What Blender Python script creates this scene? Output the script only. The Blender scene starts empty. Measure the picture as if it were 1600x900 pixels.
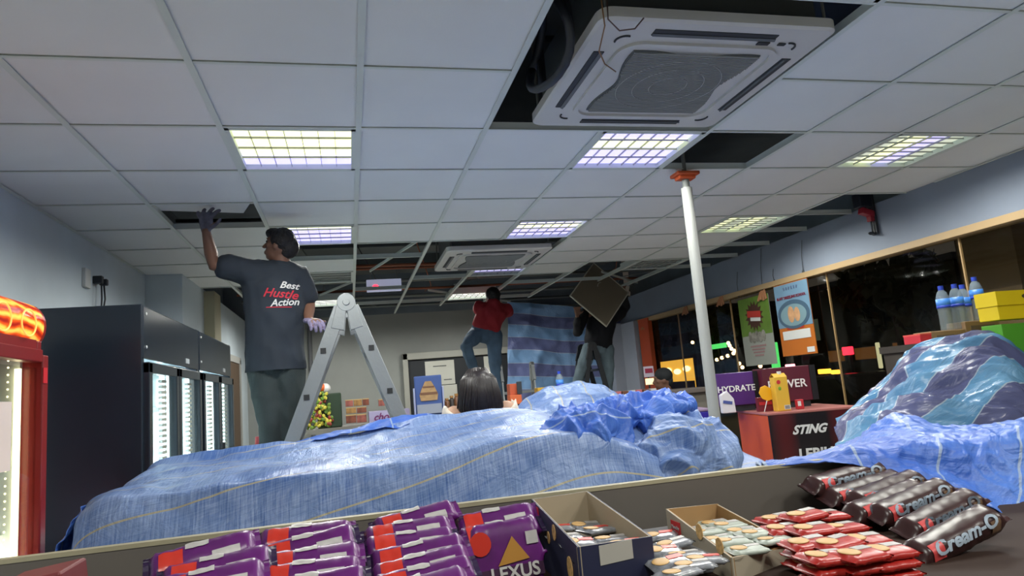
import bpy, bmesh, math, random
from mathutils import Vector as V, Matrix, noise, Euler
from mathutils.bvhtree import BVHTree
random.seed(7)
C = bpy.context.scene.collection
PI = math.pi
# ---------------------------------------------------------------- camera, world, exposure
F, YAW, PITCH, ROLL = 1065.258, .242, .146, -.083
CZ = 1.5
cy, sy, cp, sp = math.cos(YAW), math.sin(YAW), math.cos(PITCH), math.sin(PITCH)
FW = V((sy*cp, cy*cp, sp)); r0 = V((cy, -sy, 0)); u0 = r0.cross(FW)
RT = math.cos(ROLL)*r0 + math.sin(ROLL)*u0
UP = -math.sin(ROLL)*r0 + math.cos(ROLL)*u0
cam = bpy.data.objects.new('camera', bpy.data.cameras.new('camera')); C.objects.link(cam)
cam.data.lens = F/1600*36; cam.data.sensor_width = 36; cam.data.clip_start = .02
m3 = Matrix((RT, UP, -FW)).transposed()
cam.matrix_world = Matrix.Translation((0, 0, CZ)) @ m3.to_4x4()
bpy.context.scene.camera = cam
def P(px, py, x=None, y=None, z=None):
    """the point on a wall / floor / shelf plane of the place that a sight line reaches (world metres)"""
    d = FW + RT*((px-800)/F) - UP*((py-450)/F)
    t = x/d.x if x is not None else (y/d.y if y is not None else (z-CZ)/d.z)
    return V((d.x*t, d.y*t, CZ+d.z*t))
sc = bpy.context.scene
sc.view_settings.view_transform = 'Standard'; sc.view_settings.look = 'None'
sc.view_settings.exposure = 0.68; sc.view_settings.gamma = 1; sc.view_settings.use_curve_mapping = False
w = bpy.data.worlds.new('night'); sc.world = w; w.use_nodes = True
w.node_tree.nodes['Background'].inputs[0].default_value = (.028, .024, .020, 1)
w.node_tree.nodes['Background'].inputs[1].default_value = .9
LAMP_W = 10.5          # watts of each little lamp in a ceiling fixture
# ---------------------------------------------------------------- materials
def s2l(c): return tuple(((v/255)/12.92 if v/255 <= .04045 else ((v/255+.055)/1.055)**2.4) for v in c)
MATS = {}
def mat(name, rgb, rough=.6, metal=0, emit=None, es=1, bump=0, bscale=20, var=0, vscale=3, trans=0, alpha=1, spec=.5, coat=0, stretch=(1,1,1)):
    if name in MATS: return MATS[name]
    m = bpy.data.materials.new(name); m.use_nodes = True; nt = m.node_tree; N = nt.nodes; L = nt.links
    p = N['Principled BSDF']; c = s2l(rgb)
    p.inputs['Base Color'].default_value = (*c, 1); p.inputs['Roughness'].default_value = rough
    p.inputs['Metallic'].default_value = metal; p.inputs['Specular IOR Level'].default_value = spec
    p.inputs['Coat Weight'].default_value = coat; p.inputs['Transmission Weight'].default_value = trans; p.inputs['Alpha'].default_value = alpha
    if emit: p.inputs['Emission Color'].default_value = (*s2l(emit), 1); p.inputs['Emission Strength'].default_value = es
    tc = N.new('ShaderNodeTexCoord'); mp = N.new('ShaderNodeMapping'); mp.inputs['Scale'].default_value = stretch
    L.new(tc.outputs['Object'], mp.inputs[0])
    n = N.new('ShaderNodeTexNoise'); n.inputs['Scale'].default_value = vscale; n.inputs['Detail'].default_value = 5; L.new(mp.outputs[0], n.inputs[0])
    r = N.new('ShaderNodeMapRange'); r.inputs[1].default_value = .3; r.inputs[2].default_value = .7
    v = var or .04
    r.inputs[3].default_value = 1-v; r.inputs[4].default_value = 1+v; L.new(n.outputs[0], r.inputs[0])
    mx = N.new('ShaderNodeVectorMath'); mx.operation = 'SCALE'; mx.inputs[0].default_value = c
    L.new(r.outputs[0], mx.inputs['Scale']); L.new(mx.outputs[0], p.inputs['Base Color'])
    if bump:
        n2 = N.new('ShaderNodeTexNoise'); n2.inputs['Scale'].default_value = bscale; n2.inputs['Detail'].default_value = 6; L.new(mp.outputs[0], n2.inputs[0])
        b = N.new('ShaderNodeBump'); b.inputs['Strength'].default_value = bump; b.inputs['Distance'].default_value = .01
        L.new(n2.outputs[0], b.inputs['Height']); L.new(b.outputs[0], p.inputs['Normal'])
    MATS[name] = m; return m
def tarp_mat(name, rgb, rgb2, line, weave=1.0, rough=.38, band=0):
    """woven plastic sheet: UVs are in metres; pale lines woven in every .42 m, streaky weave, crinkled"""
    m = bpy.data.materials.new(name); m.use_nodes = True; nt = m.node_tree; N = nt.nodes; L = nt.links
    p = N['Principled BSDF']; p.inputs['Roughness'].default_value = rough; p.inputs['Specular IOR Level'].default_value = .4
    uv = N.new('ShaderNodeUVMap'); sp_ = N.new('ShaderNodeSeparateXYZ'); L.new(uv.outputs[0], sp_.inputs[0])
    def math_(op, a, b=None):
        n = N.new('ShaderNodeMath'); n.operation = op
        for i, q in enumerate((a, b)):
            if q is None: continue
            if isinstance(q, (int, float)): n.inputs[i].default_value = q
            else: L.new(q, n.inputs[i])
        return n.outputs[0]
    mp = N.new('ShaderNodeMapping'); mp.inputs['Scale'].default_value = (150, 7, 1); L.new(uv.outputs[0], mp.inputs[0])
    st = N.new('ShaderNodeTexNoise'); st.inputs['Scale'].default_value = 1; st.inputs['Detail'].default_value = 3; L.new(mp.outputs[0], st.inputs[0])
    mp3 = N.new('ShaderNodeMapping'); mp3.inputs['Scale'].default_value = (8, 160, 1); L.new(uv.outputs[0], mp3.inputs[0])
    st2 = N.new('ShaderNodeTexNoise'); st2.inputs['Scale'].default_value = 1; st2.inputs['Detail'].default_value = 2; L.new(mp3.outputs[0], st2.inputs[0])
    big = N.new('ShaderNodeTexNoise'); big.inputs['Scale'].default_value = 2.2; big.inputs['Detail'].default_value = 3; L.new(uv.outputs[0], big.inputs[0])
    s = math_('ADD', math_('MULTIPLY', st.outputs[0], 1.0*weave), math_('MULTIPLY', st2.outputs[0], .5*weave))
    s = math_('ADD', s, math_('MULTIPLY', big.outputs[0], 1.2))
    r = N.new('ShaderNodeMapRange'); r.inputs[1].default_value = .75*weave+.25; r.inputs[2].default_value = .75*weave+.95; L.new(s, r.inputs[0])
    mx = N.new('ShaderNodeMix'); mx.data_type = 'RGBA'; mx.inputs[6].default_value = (*s2l(rgb), 1); mx.inputs[7].default_value = (*s2l(rgb2), 1)
    L.new(r.outputs[0], mx.inputs[0]); col = mx.outputs[2]
    if band:
        f0 = math_('FRACT', math_('MULTIPLY', sp_.outputs[1], 1/band)); bsel = math_('GREATER_THAN', f0, .5)
        mb = N.new('ShaderNodeMix'); mb.data_type = 'RGBA'; L.new(bsel, mb.inputs[0]); L.new(col, mb.inputs[6]); mb.inputs[7].default_value = (*s2l((84, 88, 124) if band > .4 else (112, 122, 172)), 1); col = mb.outputs[2]
    f = math_('FRACT', math_('MULTIPLY', sp_.outputs[1], 1/(band/2 if band else .21)))
    ls = math_('LESS_THAN', f, .035)
    m2 = N.new('ShaderNodeMix'); m2.data_type = 'RGBA'; L.new(ls, m2.inputs[0]); L.new(col, m2.inputs[6]); m2.inputs[7].default_value = (*s2l(line), 1)
    L.new(m2.outputs[2], p.inputs['Base Color'])
    cr = N.new('ShaderNodeTexNoise'); cr.inputs['Scale'].default_value = 9; cr.inputs['Detail'].default_value = 8; cr.inputs['Distortion'].default_value = 1.6; L.new(uv.outputs[0], cr.inputs[0])
    rg = math_('ABSOLUTE', math_('SUBTRACT', cr.outputs[0], .5))
    msk = N.new('ShaderNodeMapRange'); msk.inputs[1].default_value = .42; msk.inputs[2].default_value = .6; msk.inputs[3].default_value = .25; msk.inputs[4].default_value = 1.4; L.new(big.outputs[0], msk.inputs[0])
    hgt = math_('ADD', math_('MULTIPLY', rg, msk.outputs[0]), math_('MULTIPLY', st.outputs[0], .12))
    b = N.new('ShaderNodeBump'); b.inputs['Strength'].default_value = .65; b.inputs['Distance'].default_value = .02
    L.new(hgt, b.inputs['Height']); L.new(b.outputs[0], p.inputs['Normal'])
    MATS[name] = m; return m
WHT = mat('white_paint', (215, 217, 215), .5)
TILE = mat('tile_board', (228, 231, 231), .85, var=.02, bump=.05, bscale=120)
GRID = mat('grid_metal', (212, 220, 215), .4)
BLK = mat('black_metal', (42, 47, 54), .45)
DARK = mat('dark_void', (38, 42, 46), .8)
GREYP = mat('panel_grey', (120, 116, 108), .6)
ALU = mat('aluminium', (150, 155, 158), .42, .6, bump=.1, bscale=60)
CARD = mat('cardboard', (176, 150, 112), .8, var=.06)
# ---------------------------------------------------------------- mesh helper
class B:
    def __init__(s): s.bm = bmesh.new()
    def box(s, c, d, rot=None, taper=1):
        M = Matrix.Translation(V(c)) @ ((rot if isinstance(rot, Matrix) else Euler(rot).to_matrix()).to_4x4() if rot is not None else Matrix.Identity(4))
        vs = [s.bm.verts.new(M @ V((x*d[0]/2*(taper if z > 0 else 1), y*d[1]/2*(taper if z > 0 else 1), z*d[2]/2))) for z in (-1, 1) for y in (-1, 1) for x in (-1, 1)]
        for f in ((0, 2, 3, 1), (4, 5, 7, 6), (0, 1, 5, 4), (2, 6, 7, 3), (0, 4, 6, 2), (1, 3, 7, 5)): s.bm.faces.new([vs[i] for i in f])
        return s
    def bar(s, a, b, wx, wy, side=V((1, 0, 0))):
        a = V(a); b = V(b); d = (b-a); L = d.length; d.normalize(); side = V(side); side = (side-d*side.dot(d)).normalized()
        M = Matrix((side, d.cross(side), d)).transposed()
        return s.box((a+b)/2, (wx, wy, L), M)
    def rings(s, rings, cap=True, closed=False):
        R = [[s.bm.verts.new(p) for p in r] for r in rings]; n = len(R[0])
        m = len(R)
        for i in range(m if closed else m-1):
            for k in range(n):
                a, b2 = R[i], R[(i+1) % m]
                s.bm.faces.new((a[k], a[(k+1) % n], b2[(k+1) % n], b2[k]))
        if cap and not closed:
            s.bm.faces.new(R[0][::-1]); s.bm.faces.new(R[-1])
        return s
    def tube(s, pts, r, n=10, cap=True, closed=False):
        pts = [V(p) for p in pts]; m = len(pts); rr = r if isinstance(r, (list, tuple)) else [r]*m; rings = []; up = None
        for i, p in enumerate(pts):
            if closed: t = (pts[(i+1) % m]-pts[i-1]).normalized()
            else: t = (pts[min(i+1, m-1)]-pts[max(i-1, 0)]).normalized()
            if up is None: up = V((0, 0, 1)) if abs(t.z) < .9 else V((1, 0, 0))
            up = (up-t*up.dot(t)); up.normalize(); q = t.cross(up)
            rings.append([p+(up*math.cos(2*PI*k/n)+q*math.sin(2*PI*k/n))*rr[i] for k in range(n)])
        return s.rings(rings, cap, closed)
    def cyl(s, a, b, r, n=16, r2=None): return s.tube([a, b], [r, r if r2 is None else r2], n)
    def limb(s, pts, rad, right=(1, 0, 0), n=16):
        """rounded tapering limb; rad items are r or (r along right, r across)"""
        pts = [V(p) for p in pts]; rad = [(q, q) if not isinstance(q, (tuple, list)) else q for q in rad]; m = len(pts); rings = []
        def frame(t):
            a = V(right); a = a-t*a.dot(t)
            if a.length < .15: a = V((0, 0, 1))-t*t.z
            a.normalize(); return a, t.cross(a)
        for i, p in enumerate(pts):
            t = (pts[min(i+1, m-1)]-pts[max(i-1, 0)]).normalized(); a, q = frame(t); ra, rb = rad[i]
            e = min(ra, rb)
            if i == 0:
                for g in (.15, .7): rings.append([p-t*e*math.cos(g*1.35)*.9+(a*math.cos(2*PI*k/n)*ra+q*math.sin(2*PI*k/n)*rb)*math.sin(g*1.35) for k in range(n)])
            rings.append([p+a*math.cos(2*PI*k/n)*ra+q*math.sin(2*PI*k/n)*rb for k in range(n)])
            if i == m-1:
                for g in (.7, .15): rings.append([p+t*e*math.cos(g*1.35)*.9+(a*math.cos(2*PI*k/n)*ra+q*math.sin(2*PI*k/n)*rb)*math.sin(g*1.35) for k in range(n)])
        return s.rings(rings)
    def ell(s, c, r, rot=None, seg=20):
        M = Matrix.Translation(V(c)) @ (rot.to_4x4() if rot is not None else Matrix.Identity(4)) @ Matrix.Diagonal((r[0], r[1], r[2], 1))
        bmesh.ops.create_uvsphere(s.bm, u_segments=seg, v_segments=seg*2//3, radius=1, matrix=M); return s
    def lathe(s, prof, c=(0, 0, 0), n=20):
        c = V(c)
        return s.rings([[c+V((r*math.cos(2*PI*k/n), r*math.sin(2*PI*k/n), z)) for k in range(n)] for r, z in prof])
    def prism(s, poly, a, b):
        """poly: list of 3D points; extrude by vector b-a"""
        d = V(b)-V(a); lo = [V(p) for p in poly]; return s.rings([lo, [p+d for p in lo]])
    def obj(s, name, m, parent=None, smooth=False, bevel=0, loc=None, label=None, cat=None, group=None, kind=None, rz=0, mats=None):
        bmesh.ops.recalc_face_normals(s.bm, faces=s.bm.faces)
        me = bpy.data.meshes.new(name); s.bm.to_mesh(me); s.bm.free()
        for q in (mats or [m]): me.materials.append(q)
        if smooth: me.shade_smooth()
        return link(name, me, parent, bevel, loc, label, cat, group, kind, rz)
def link(name, me, parent=None, bevel=0, loc=None, label=None, cat=None, group=None, kind=None, rz=0):
    o = bpy.data.objects.new(name, me); C.objects.link(o)
    if parent: o.parent = parent
    if loc is not None: o.location = loc
    if rz: o.rotation_euler = (0, 0, rz)
    if bevel:
        md = o.modifiers.new('bevel', 'BEVEL'); md.width = bevel; md.segments = 2; md.limit_method = 'ANGLE'
    tag(o, label, cat, group, kind); return o
def tag(o, label=None, cat=None, group=None, kind=None):
    if label: o['label'] = label
    if cat: o['category'] = cat
    if group: o['group'] = group
    if kind: o['kind'] = kind
    return o
def T(name, label, cat, loc=(0, 0, 0), rz=0, group=None, rot=None):
    o = bpy.data.objects.new(name, None); C.objects.link(o); o.empty_display_size = .05
    o.location = loc; o.rotation_euler = rot or (0, 0, rz); return tag(o, label, cat, group)
def copy_tree(o, parent=None):
    c = o.copy(); C.objects.link(c); c.parent = parent
    for ch in list(o.children): copy_tree(ch, c)
    return c
def S(name, b, m, **k): return b.obj(name, m, kind='structure', **k)
def fused(bm_b, voxel, smooth=4, disp=0, dscale=8):
    """join overlapping volumes into one continuous skin"""
    me = bpy.data.meshes.new('tmp'); bmesh.ops.recalc_face_normals(bm_b.bm, faces=bm_b.bm.faces); bm_b.bm.to_mesh(me); bm_b.bm.free()
    o = bpy.data.objects.new('tmp', me); C.objects.link(o)
    md = o.modifiers.new('r', 'REMESH'); md.mode = 'VOXEL'; md.voxel_size = voxel
    if smooth:
        ms = o.modifiers.new('s', 'SMOOTH'); ms.iterations = smooth; ms.factor = .5
    dg = bpy.context.evaluated_depsgraph_get(); dg.update()
    res = bpy.data.meshes.new_from_object(o.evaluated_get(dg)); bpy.data.objects.remove(o)
    if disp:
        ns = [v.normal.copy() for v in res.vertices]
        for v, n in zip(res.vertices, ns):
            q = v.co*dscale; a = noise.noise(V((q.x, q.y, q.z*.6))); b_ = noise.noise(V((q.x*2.3+5, q.y*2.3, q.z*1.5)))
            v.co += n*disp*((1-abs(a)*3)*.6+b_*.6)
    res.shade_smooth(); return res
def text_mesh(s, size, extrude=.001, shear=0, bold=0, align='CENTER', space=1):
    c = bpy.data.curves.new('t', 'FONT'); c.body = s; c.size = size; c.extrude = extrude; c.shear = shear; c.offset = bold; c.align_x = align; c.align_y = 'CENTER'; c.space_character = space; c.resolution_u = 3
    o = bpy.data.objects.new('t', c); C.objects.link(o); dg = bpy.context.evaluated_depsgraph_get(); dg.update()
    me = bpy.data.meshes.new_from_object(o.evaluated_get(dg)); bpy.data.objects.remove(o); return me
def text(s, size, loc, rot, m, parent, name='lettering', **k):
    me = text_mesh(s, size, **k); me.materials.append(m); o = link(name, me, parent, loc=loc); o.rotation_euler = rot; return o
# ---------------------------------------------------------------- room constants
H = 2.746; GX, GY = .093, 2.477
XL, XL2, XR, YB, YF = -1.71, -1.41, 4.265, 10.35, -3.2
def cx_(i): return GX+.6*i
def ry_(j): return GY+.6*j
# ---------------------------------------------------------------- shell
WALLB = mat('wall_plaster_blue', (206, 218, 226), .75, var=.10, vscale=1.3, bump=.15, bscale=9)
WALLG = mat('wall_plaster_grey', (168, 168, 164), .8, var=.06, vscale=1.5)
BACKW = mat('wall_back', (150, 153, 150), .8, var=.05)
BEAM = mat('beam_paint', (132, 142, 158), .7, var=.04)
FLOOR = mat('floor_tile', (222, 218, 208), .35, var=.05)
SLAB = mat('slab_concrete', (112, 122, 132), .9, var=.2, vscale=2)
S('floor', B().box((1.3, 3.6, -.05), (6.3, 13.8, .1)), FLOOR)
S('ceiling_slab', B().box((1.3, 3.6, 3.65), (6.3, 13.8, .1)), SLAB)
HW = 2.76
S('wall_left', B().box((XL-.05, 1.65, HW/2), (.1, 9.7, HW)).box(((XL+XL2)/2-.05, 8.45, HW/2), (.4, 3.9, HW)), WALLB)
S('wall_plenum', B().box((XL-.05, 3.6, 3.18), (.1, 13.8, .84)).box((XR+.4, 3.6, 3.18), (.1, 13.8, .84)).box((1.3, YB+.05, 3.18), (6.3, .1, .84)).box((1.3, YF-.05, 3.18), (6.3, .1, .84)), SLAB)
S('wall_back', B().box((1.3, YB+.05, HW/2), (6.3, .1, HW)), BACKW)
S('wall_front', B().box((1.3, YF-.05, HW/2), (6.3, .1, HW)), WALLG)
S('wall_right', B().box((XR+.06, 3.6, 2.556), (.12, 13.6, .40)), BEAM)
S('trim_1', B().box((XR+.03, 3.6, 2.335), (.14, 13.5, .055)), mat('tan_frame', (176, 150, 112), .5), bevel=.004)
TANF = MATS['tan_frame']
S('wall_right_sill', B().box((XR+.06, 3.6, .2), (.12, 13.6, .4)), WALLG)
S('wall_pillar', B().box((4.12, 10.12, 1.37), (.26, .3, 2.0)).box((4.2, 9.75, 1.3), (.08, .55, 2.1)), mat('pillar_paint', (170, 176, 190), .7))
S('trim_2', B().box((4.24, 9.25, 1.35), (.06, .34, 2.0)), mat('orange_frame', (190, 78, 34), .5, var=.1))
dr = B().box((0, 0, 1.05), (.05, .9, 2.1)); S('door_1', dr, mat('brown_door', (92, 74, 58), .6), loc=(XL2+.01, 8.95, 0), bevel=.005)
S('trim_3', B().box((XL2+.01, 8.44, 1.08), (.07, .08, 2.16)).box((XL2+.01, 9.46, 1.08), (.07, .08, 2.16)).box((XL2+.01, 8.95, 2.14), (.07, 1.1, .08)), WALLG)
S('trim_4', B().box((-1.36, 7.6, 1.37), (.1, .35, 2.74)), mat('pilaster_cooler_lit', (186, 180, 152), .7, var=.06))  # yellowish light from the coolers is put into the pilaster colour
# glass: each window one pane
gm = bpy.data.materials.new('window_glass'); gm.use_nodes = True; nt = gm.node_tree; nt.nodes.clear()
o_ = nt.nodes.new('ShaderNodeOutputMaterial'); mxs = nt.nodes.new('ShaderNodeMixShader'); tr = nt.nodes.new('ShaderNodeBsdfTransparent'); gl = nt.nodes.new('ShaderNodeBsdfGlossy'); fr = nt.nodes.new('ShaderNodeFresnel')
tr.inputs[0].default_value = (.86, .86, .82, 1); gl.inputs['Roughness'].default_value = .03; fr.inputs[0].default_value = 1.42
ge = nt.nodes.new('ShaderNodeNewGeometry'); mt_ = nt.nodes.new('ShaderNodeMath'); mt_.operation = 'SUBTRACT'; mt_.inputs[0].default_value = 1; nt.links.new(ge.outputs['Backfacing'], mt_.inputs[1])
ml_ = nt.nodes.new('ShaderNodeMath'); ml_.operation = 'MULTIPLY'; nt.links.new(fr.outputs[0], ml_.inputs[0]); nt.links.new(mt_.outputs[0], ml_.inputs[1]); nt.links.new(ml_.outputs[0], mxs.inputs[0]); nt.links.new(tr.outputs[0], mxs.inputs[1]); nt.links.new(gl.outputs[0], mxs.inputs[2]); nt.links.new(mxs.outputs[0], o_.inputs[0])
GLASS = gm
MUL = mat('mullion', (168, 138, 96), .4)
ys = [-3.2, -.4, 1.0, 2.45, 3.92, 5.34, 7.0, 8.3, 9.6]
for k in range(len(ys)-1):
    wn = S('window_%d' % (k+1), B().box((XR+.03, (ys[k]+ys[k+1])/2, 1.35), (.012, ys[k+1]-ys[k], 1.92)), GLASS)
    B().box((XR+.03, ys[k+1], 1.35), (.016, .012, 1.92)).obj('mullion', MUL, wn)
# ---------------------------------------------------------------- ceiling: tiles and grid
absent = {(-2, 3), (-1, 5), (3, 1), (-1, 1), (-1, 4), (2, 1), (2, 4), (5, 1), (5, 4), (-1, 7), (2, 7), (5, 7)}
for i in (1, 2):
    for j in (-1, 0, 5, 6): absent.add((i, j))
for j in range(-10, 14):
    if j >= 3: absent.add((6, j))
    if j >= 5: absent.add((0, j))
    if j >= 7: absent |= {(1, j), (4, j)}
    if j >= 8: absent |= {(i, j) for i in (-3, -2, -1, 2, 3, 5)}
for i in (-1, 2, 5):
    for j in (-2, -5, -8): absent.add((i, j))
tb = B()
for i in range(-3, 7):
    for j in range(-10, 14):
        if (i, j) in absent: continue
        x0, x1 = cx_(i)+.008, min(cx_(i+1)-.008, XR); y0, y1 = ry_(j)+.008, ry_(j+1)-.008
        tb.box(((x0+x1)/2, (y0+y1)/2, H+.012+random.uniform(0, .001)), (x1-x0, y1-y0, .012))
ceil = S('ceiling', tb, TILE)
gb = B()
hole = {(i, j) for i in (1, 2) for j in (-1, 0, 5, 6)}
for i in range(-2, 7):
    y1 = {-2: 8.6, -1: 8.0, 0: 10.3, 1: 10.2, 2: 9.6, 3: 9.4, 4: 9.2, 5: 8.6, 6: 9.6}[i]
    for a_, b_ in (((YF, ry_(-1)), (ry_(1), ry_(5)), (ry_(7), y1)) if i == 2 else ((YF, y1),)):
        gb.box((cx_(i), (a_+b_)/2, H), (.026, b_-a_, .003)).box((cx_(i), (a_+b_)/2, H+.02), (.004, b_-a_, .04))
for j in range(-9, 9):
    for i in range(-3, 7):
        if (i, j) in hole and (i, j-1) in hole: continue
        if j >= 5 and (i, j) in absent and (i, j-1) in absent and i != 6: continue
        wd_ = .6 if i < 6 else XR-cx_(6)
        gb.box((cx_(i)+wd_/2, ry_(j), H+.001), (wd_, .015, .003)).box((cx_(i)+wd_/2, ry_(j), H+.02), (wd_, .004, .04))
for (i, j) in ((0, 6), (1, 8), (-1, 8), (0, 9), (2, 10), (3, 9), (0, 11), (1, 11), (4, 9), (-1, 10), (3, 11)):
    gb.box((cx_(i)+.3, ry_(j), H+.001), (.6, .02, .003)).box((cx_(i)+.3, ry_(j), H+.02), (.6, .004, .04))
# angle trim along the walls
gb.box((XL+.012, 1.9, H), (.024, 9.0, .003)).box((XR-.012, .4, H), (.024, 7.2, .003))
gb.obj('grid', GRID, ceil)
# hole linings: opening edges near the big unit
# ---------------------------------------------------------------- light fixtures
EM = {'v': mat('banding_violet', (225, 225, 255), emit=(192, 184, 255), es=.85), 'y': mat('banding_yellow', (250, 250, 225), emit=(248, 250, 190), es=.85),  # violet and yellow rows paint shutter banding into the strip colours
      'w': mat('tube_white', (250, 250, 250), emit=(245, 248, 235), es=1.0), 'g': mat('tube_pale', (225, 230, 215), emit=(205, 212, 190), es=.55), 'o': mat('tube_off', (170, 176, 172), .4)}
LOUV = mat('louvre', (150, 154, 150), .4)
def fixture(i, j, cols, along, label, lit=True, z=H, lights=True):
    cx, cyy = cx_(i)+.3, ry_(j)+.3
    t = T('ceiling_light', label, 'ceiling light', (cx, cyy, z), group='louvred ceiling lights')
    b = B()
    for s in (-1, 1): b.box((s*.279, 0, .006), (.024, .582, .014)).box((0, s*.279, .006), (.582, .024, .014))
    b.box((0, 0, .075), (.58, .58, .004))
    for s in (-1, 1): b.box((s*.288, 0, .04), (.004, .58, .07)).box((0, s*.288, .04), (.58, .004, .07))
    b.obj('frame', GRID, t)
    b = B()
    for k in range(1, 7 if along == 'x' else 4):
        n = 7 if along == 'x' else 4
        b.box((-.268+.536*k/n, 0, .018), (.0022, .536, .010))
    for k in range(1, 4 if along == 'x' else 7):
        n = 4 if along == 'x' else 7
        b.box((0, -.268+.536*k/n, .018), (.536, .0022, .010))
    b.obj('louvre', LOUV, t)
    for k, c in enumerate(cols):
        o = -.268+.536*(k+.5)/4
        if along == 'x': q = B().box((0, o, .03), (.536, .13, .006))
        else: q = B().box((o, 0, .03), (.13, .536, .006))
        q.obj('tube', EM[c], t)
    if lit and lights:
        for a in (-.14, .14):
            for bb in (-.14, .14):
                l = bpy.data.lights.new('lamp', 'SPOT'); l.energy = LAMP_W; l.spot_size = math.radians(172); l.spot_blend = .5; l.shadow_soft_size = 0
                l.color = (1.0, 1.0, .93)
                lo = bpy.data.objects.new('lamp', l); C.objects.link(lo); lo.parent = t; lo.location = (a, bb, -.004)
    return t
fixture(-1, 1, 'yyyv'[::1], 'x', 'square louvred ceiling light, yellow with one violet row, left of middle, nearest of its column')
fixture(-1, 4, 'yvvv', 'x', "square louvred ceiling light just above the black shirt man's head, mostly violet")
fixture(2, 1, 'vyvv', 'x', 'square louvred ceiling light directly below the big air conditioner, violet with one yellow row')
fixture(2, 4, 'vyvv', 'x', 'square louvred ceiling light just in front of the farther air conditioner')
fixture(5, 1, 'gyvg', 'y', 'square louvred ceiling light near the right beam with a diagonal violet strip')
fixture(5, 4, 'ygyg', 'y', 'square louvred ceiling light at the dark gap along the right beam, pale green yellow')
fixture(2, -2, 'yyww', 'x', 'ceiling light cut by the top of the photo behind the big air conditioner')
fixture(-1, 7, 'oooo', 'x', "unlit louvred ceiling light right of the black shirt man's shoulder", lit=False)
fixture(2, 7, 'ogvo', 'x', 'dim louvred ceiling light just behind the farther air conditioner', lit=False)
fixture(5, 7, 'oooo', 'x', 'unlit louvred ceiling light left of the propping pole', lit=False)
fixture(2, 10, 'wwww', 'x', "bare bright ceiling light left of the red shirt worker's head", z=H)
fixture(-1, 10, 'wwww', 'x', 'bare bright ceiling light behind the top of the aluminium ladder', z=H)
for i in (-1, 5): fixture(i, -2, 'oooo', 'x', 'unlit louvred ceiling light above the viewer, %s side' % ('left' if i < 0 else 'right'), lit=False)
for i in (-1, 2, 5): fixture(i, -5, 'wwww', 'x', 'lit louvred ceiling light far behind the viewer, %s' % {-1: 'left', 2: 'middle', 5: 'right'}[i])
# ---------------------------------------------------------------- plenum pipes and ducts
pm = [mat('pipe_rust', (150, 84, 56), .6), mat('pipe_grey', (120, 124, 120), .5), mat('duct_grey', (98, 104, 104), .45, .3), mat('pipe_dark', (60, 64, 66), .6)]
pl = [('conduit_pipe', 7.5, H+.22, .018, 0, 'rust coloured conduit above the open grid, first behind the tiles'), ('conduit_pipe', 7.9, H+.26, .014, 0, 'rust coloured conduit above the open grid, second row'),
      ('conduit_pipe', 8.4, H+.2, .02, 1, 'grey conduit above the open grid, in front of the sign box'), ('conduit_pipe', 8.9, H+.17, .016, 0, 'rust coloured conduit above the open grid behind the sign box'),
      ('conduit_pipe', 9.3, H+.14, .022, 1, 'grey conduit above the open grid near the back wall'), ('conduit_pipe', 9.8, H+.08, .02, 2, 'grey conduit nearest the back wall'),
      ('conduit_pipe', 6.3, H+.3, .02, 0, 'rust coloured conduit left of the farther air conditioner'), ('conduit_pipe', 5.85, H+.32, .015, 1, 'grey conduit crossing over the farther air conditioner')]
for n, y, z, r, mi, lab in pl:
    B().tube([(XL+.4, y, z), (1.2, y+.03, z-.01), (XR-.1, y+.05, z)], r, 8).obj(n, pm[mi], smooth=True, label=lab, cat='pipe', group='pipes above the open ceiling')
for k, (y, z, wd, lab) in enumerate(((8.15, H+.62, .35, 'flat grey air duct across the open ceiling, nearer one'), (9.55, H+.62, .4, 'flat grey air duct across the open ceiling, near the back wall'))):
    B().box((1.3, y, z), (5.2, wd, .2)).obj('air_duct', pm[2], bevel=.01, label=lab, cat='duct', group='air ducts above the open ceiling')
for k in range(9):
    x = XL+.6+k*.62
    B().tube([(x, 7.3+.15*(k % 3), H+.5), (x+.25, 8.3, H+.16+.05*(k % 2)), (x+.1+.1*(k % 4), 9.3, H+.25), (x+.4, 10.1, H+.3)], .007, 6).obj('cable', pm[(k+1) % 4], smooth=True, label='loose cable sagging in the open ceiling, %s' % ['nearest the left wall', 'second from the left wall', 'above the printed shirt', 'over the ladder top', 'left of the sign box', 'right of the sign box', "above the red shirt worker", 'above the curtain', 'nearest the right beam'][k], cat='cable', group='loose cables in the open ceiling')
# suspended rail pieces dangling
B().tube([(XL2+.15, 7.8, H+.1), (-.9, 8.2, H+.03), (-.5, 8.9, H+.12), (.4, 9.4, H+.02)], .006, 6).obj('cable', pm[1], smooth=True, label='pale cable drooping at the left hole near the wall', cat='cable')
for k, (x0, y0, x1, y1) in enumerate(((.25, 6.95, .62, 5.6), (-.3, 8.4, .1, 7.5), (1.0, 8.4, 2.4, 9.9), (3.0, 7.6, 3.9, 8.6))):
    B().bar((x0, y0, H+.05), (x1, y1, H+.05), .024, .012, (0, 0, 1)).obj('loose_rail', GRID, label=['loose metal rail lying diagonally over the open grid beside the middle rail', 'loose metal rail over the open grid behind the ladder', "loose metal rail lying diagonally above the red shirt worker's side", 'loose metal rail over the open grid behind the pole'][k], cat='rail', group='loose ceiling rails')
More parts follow.
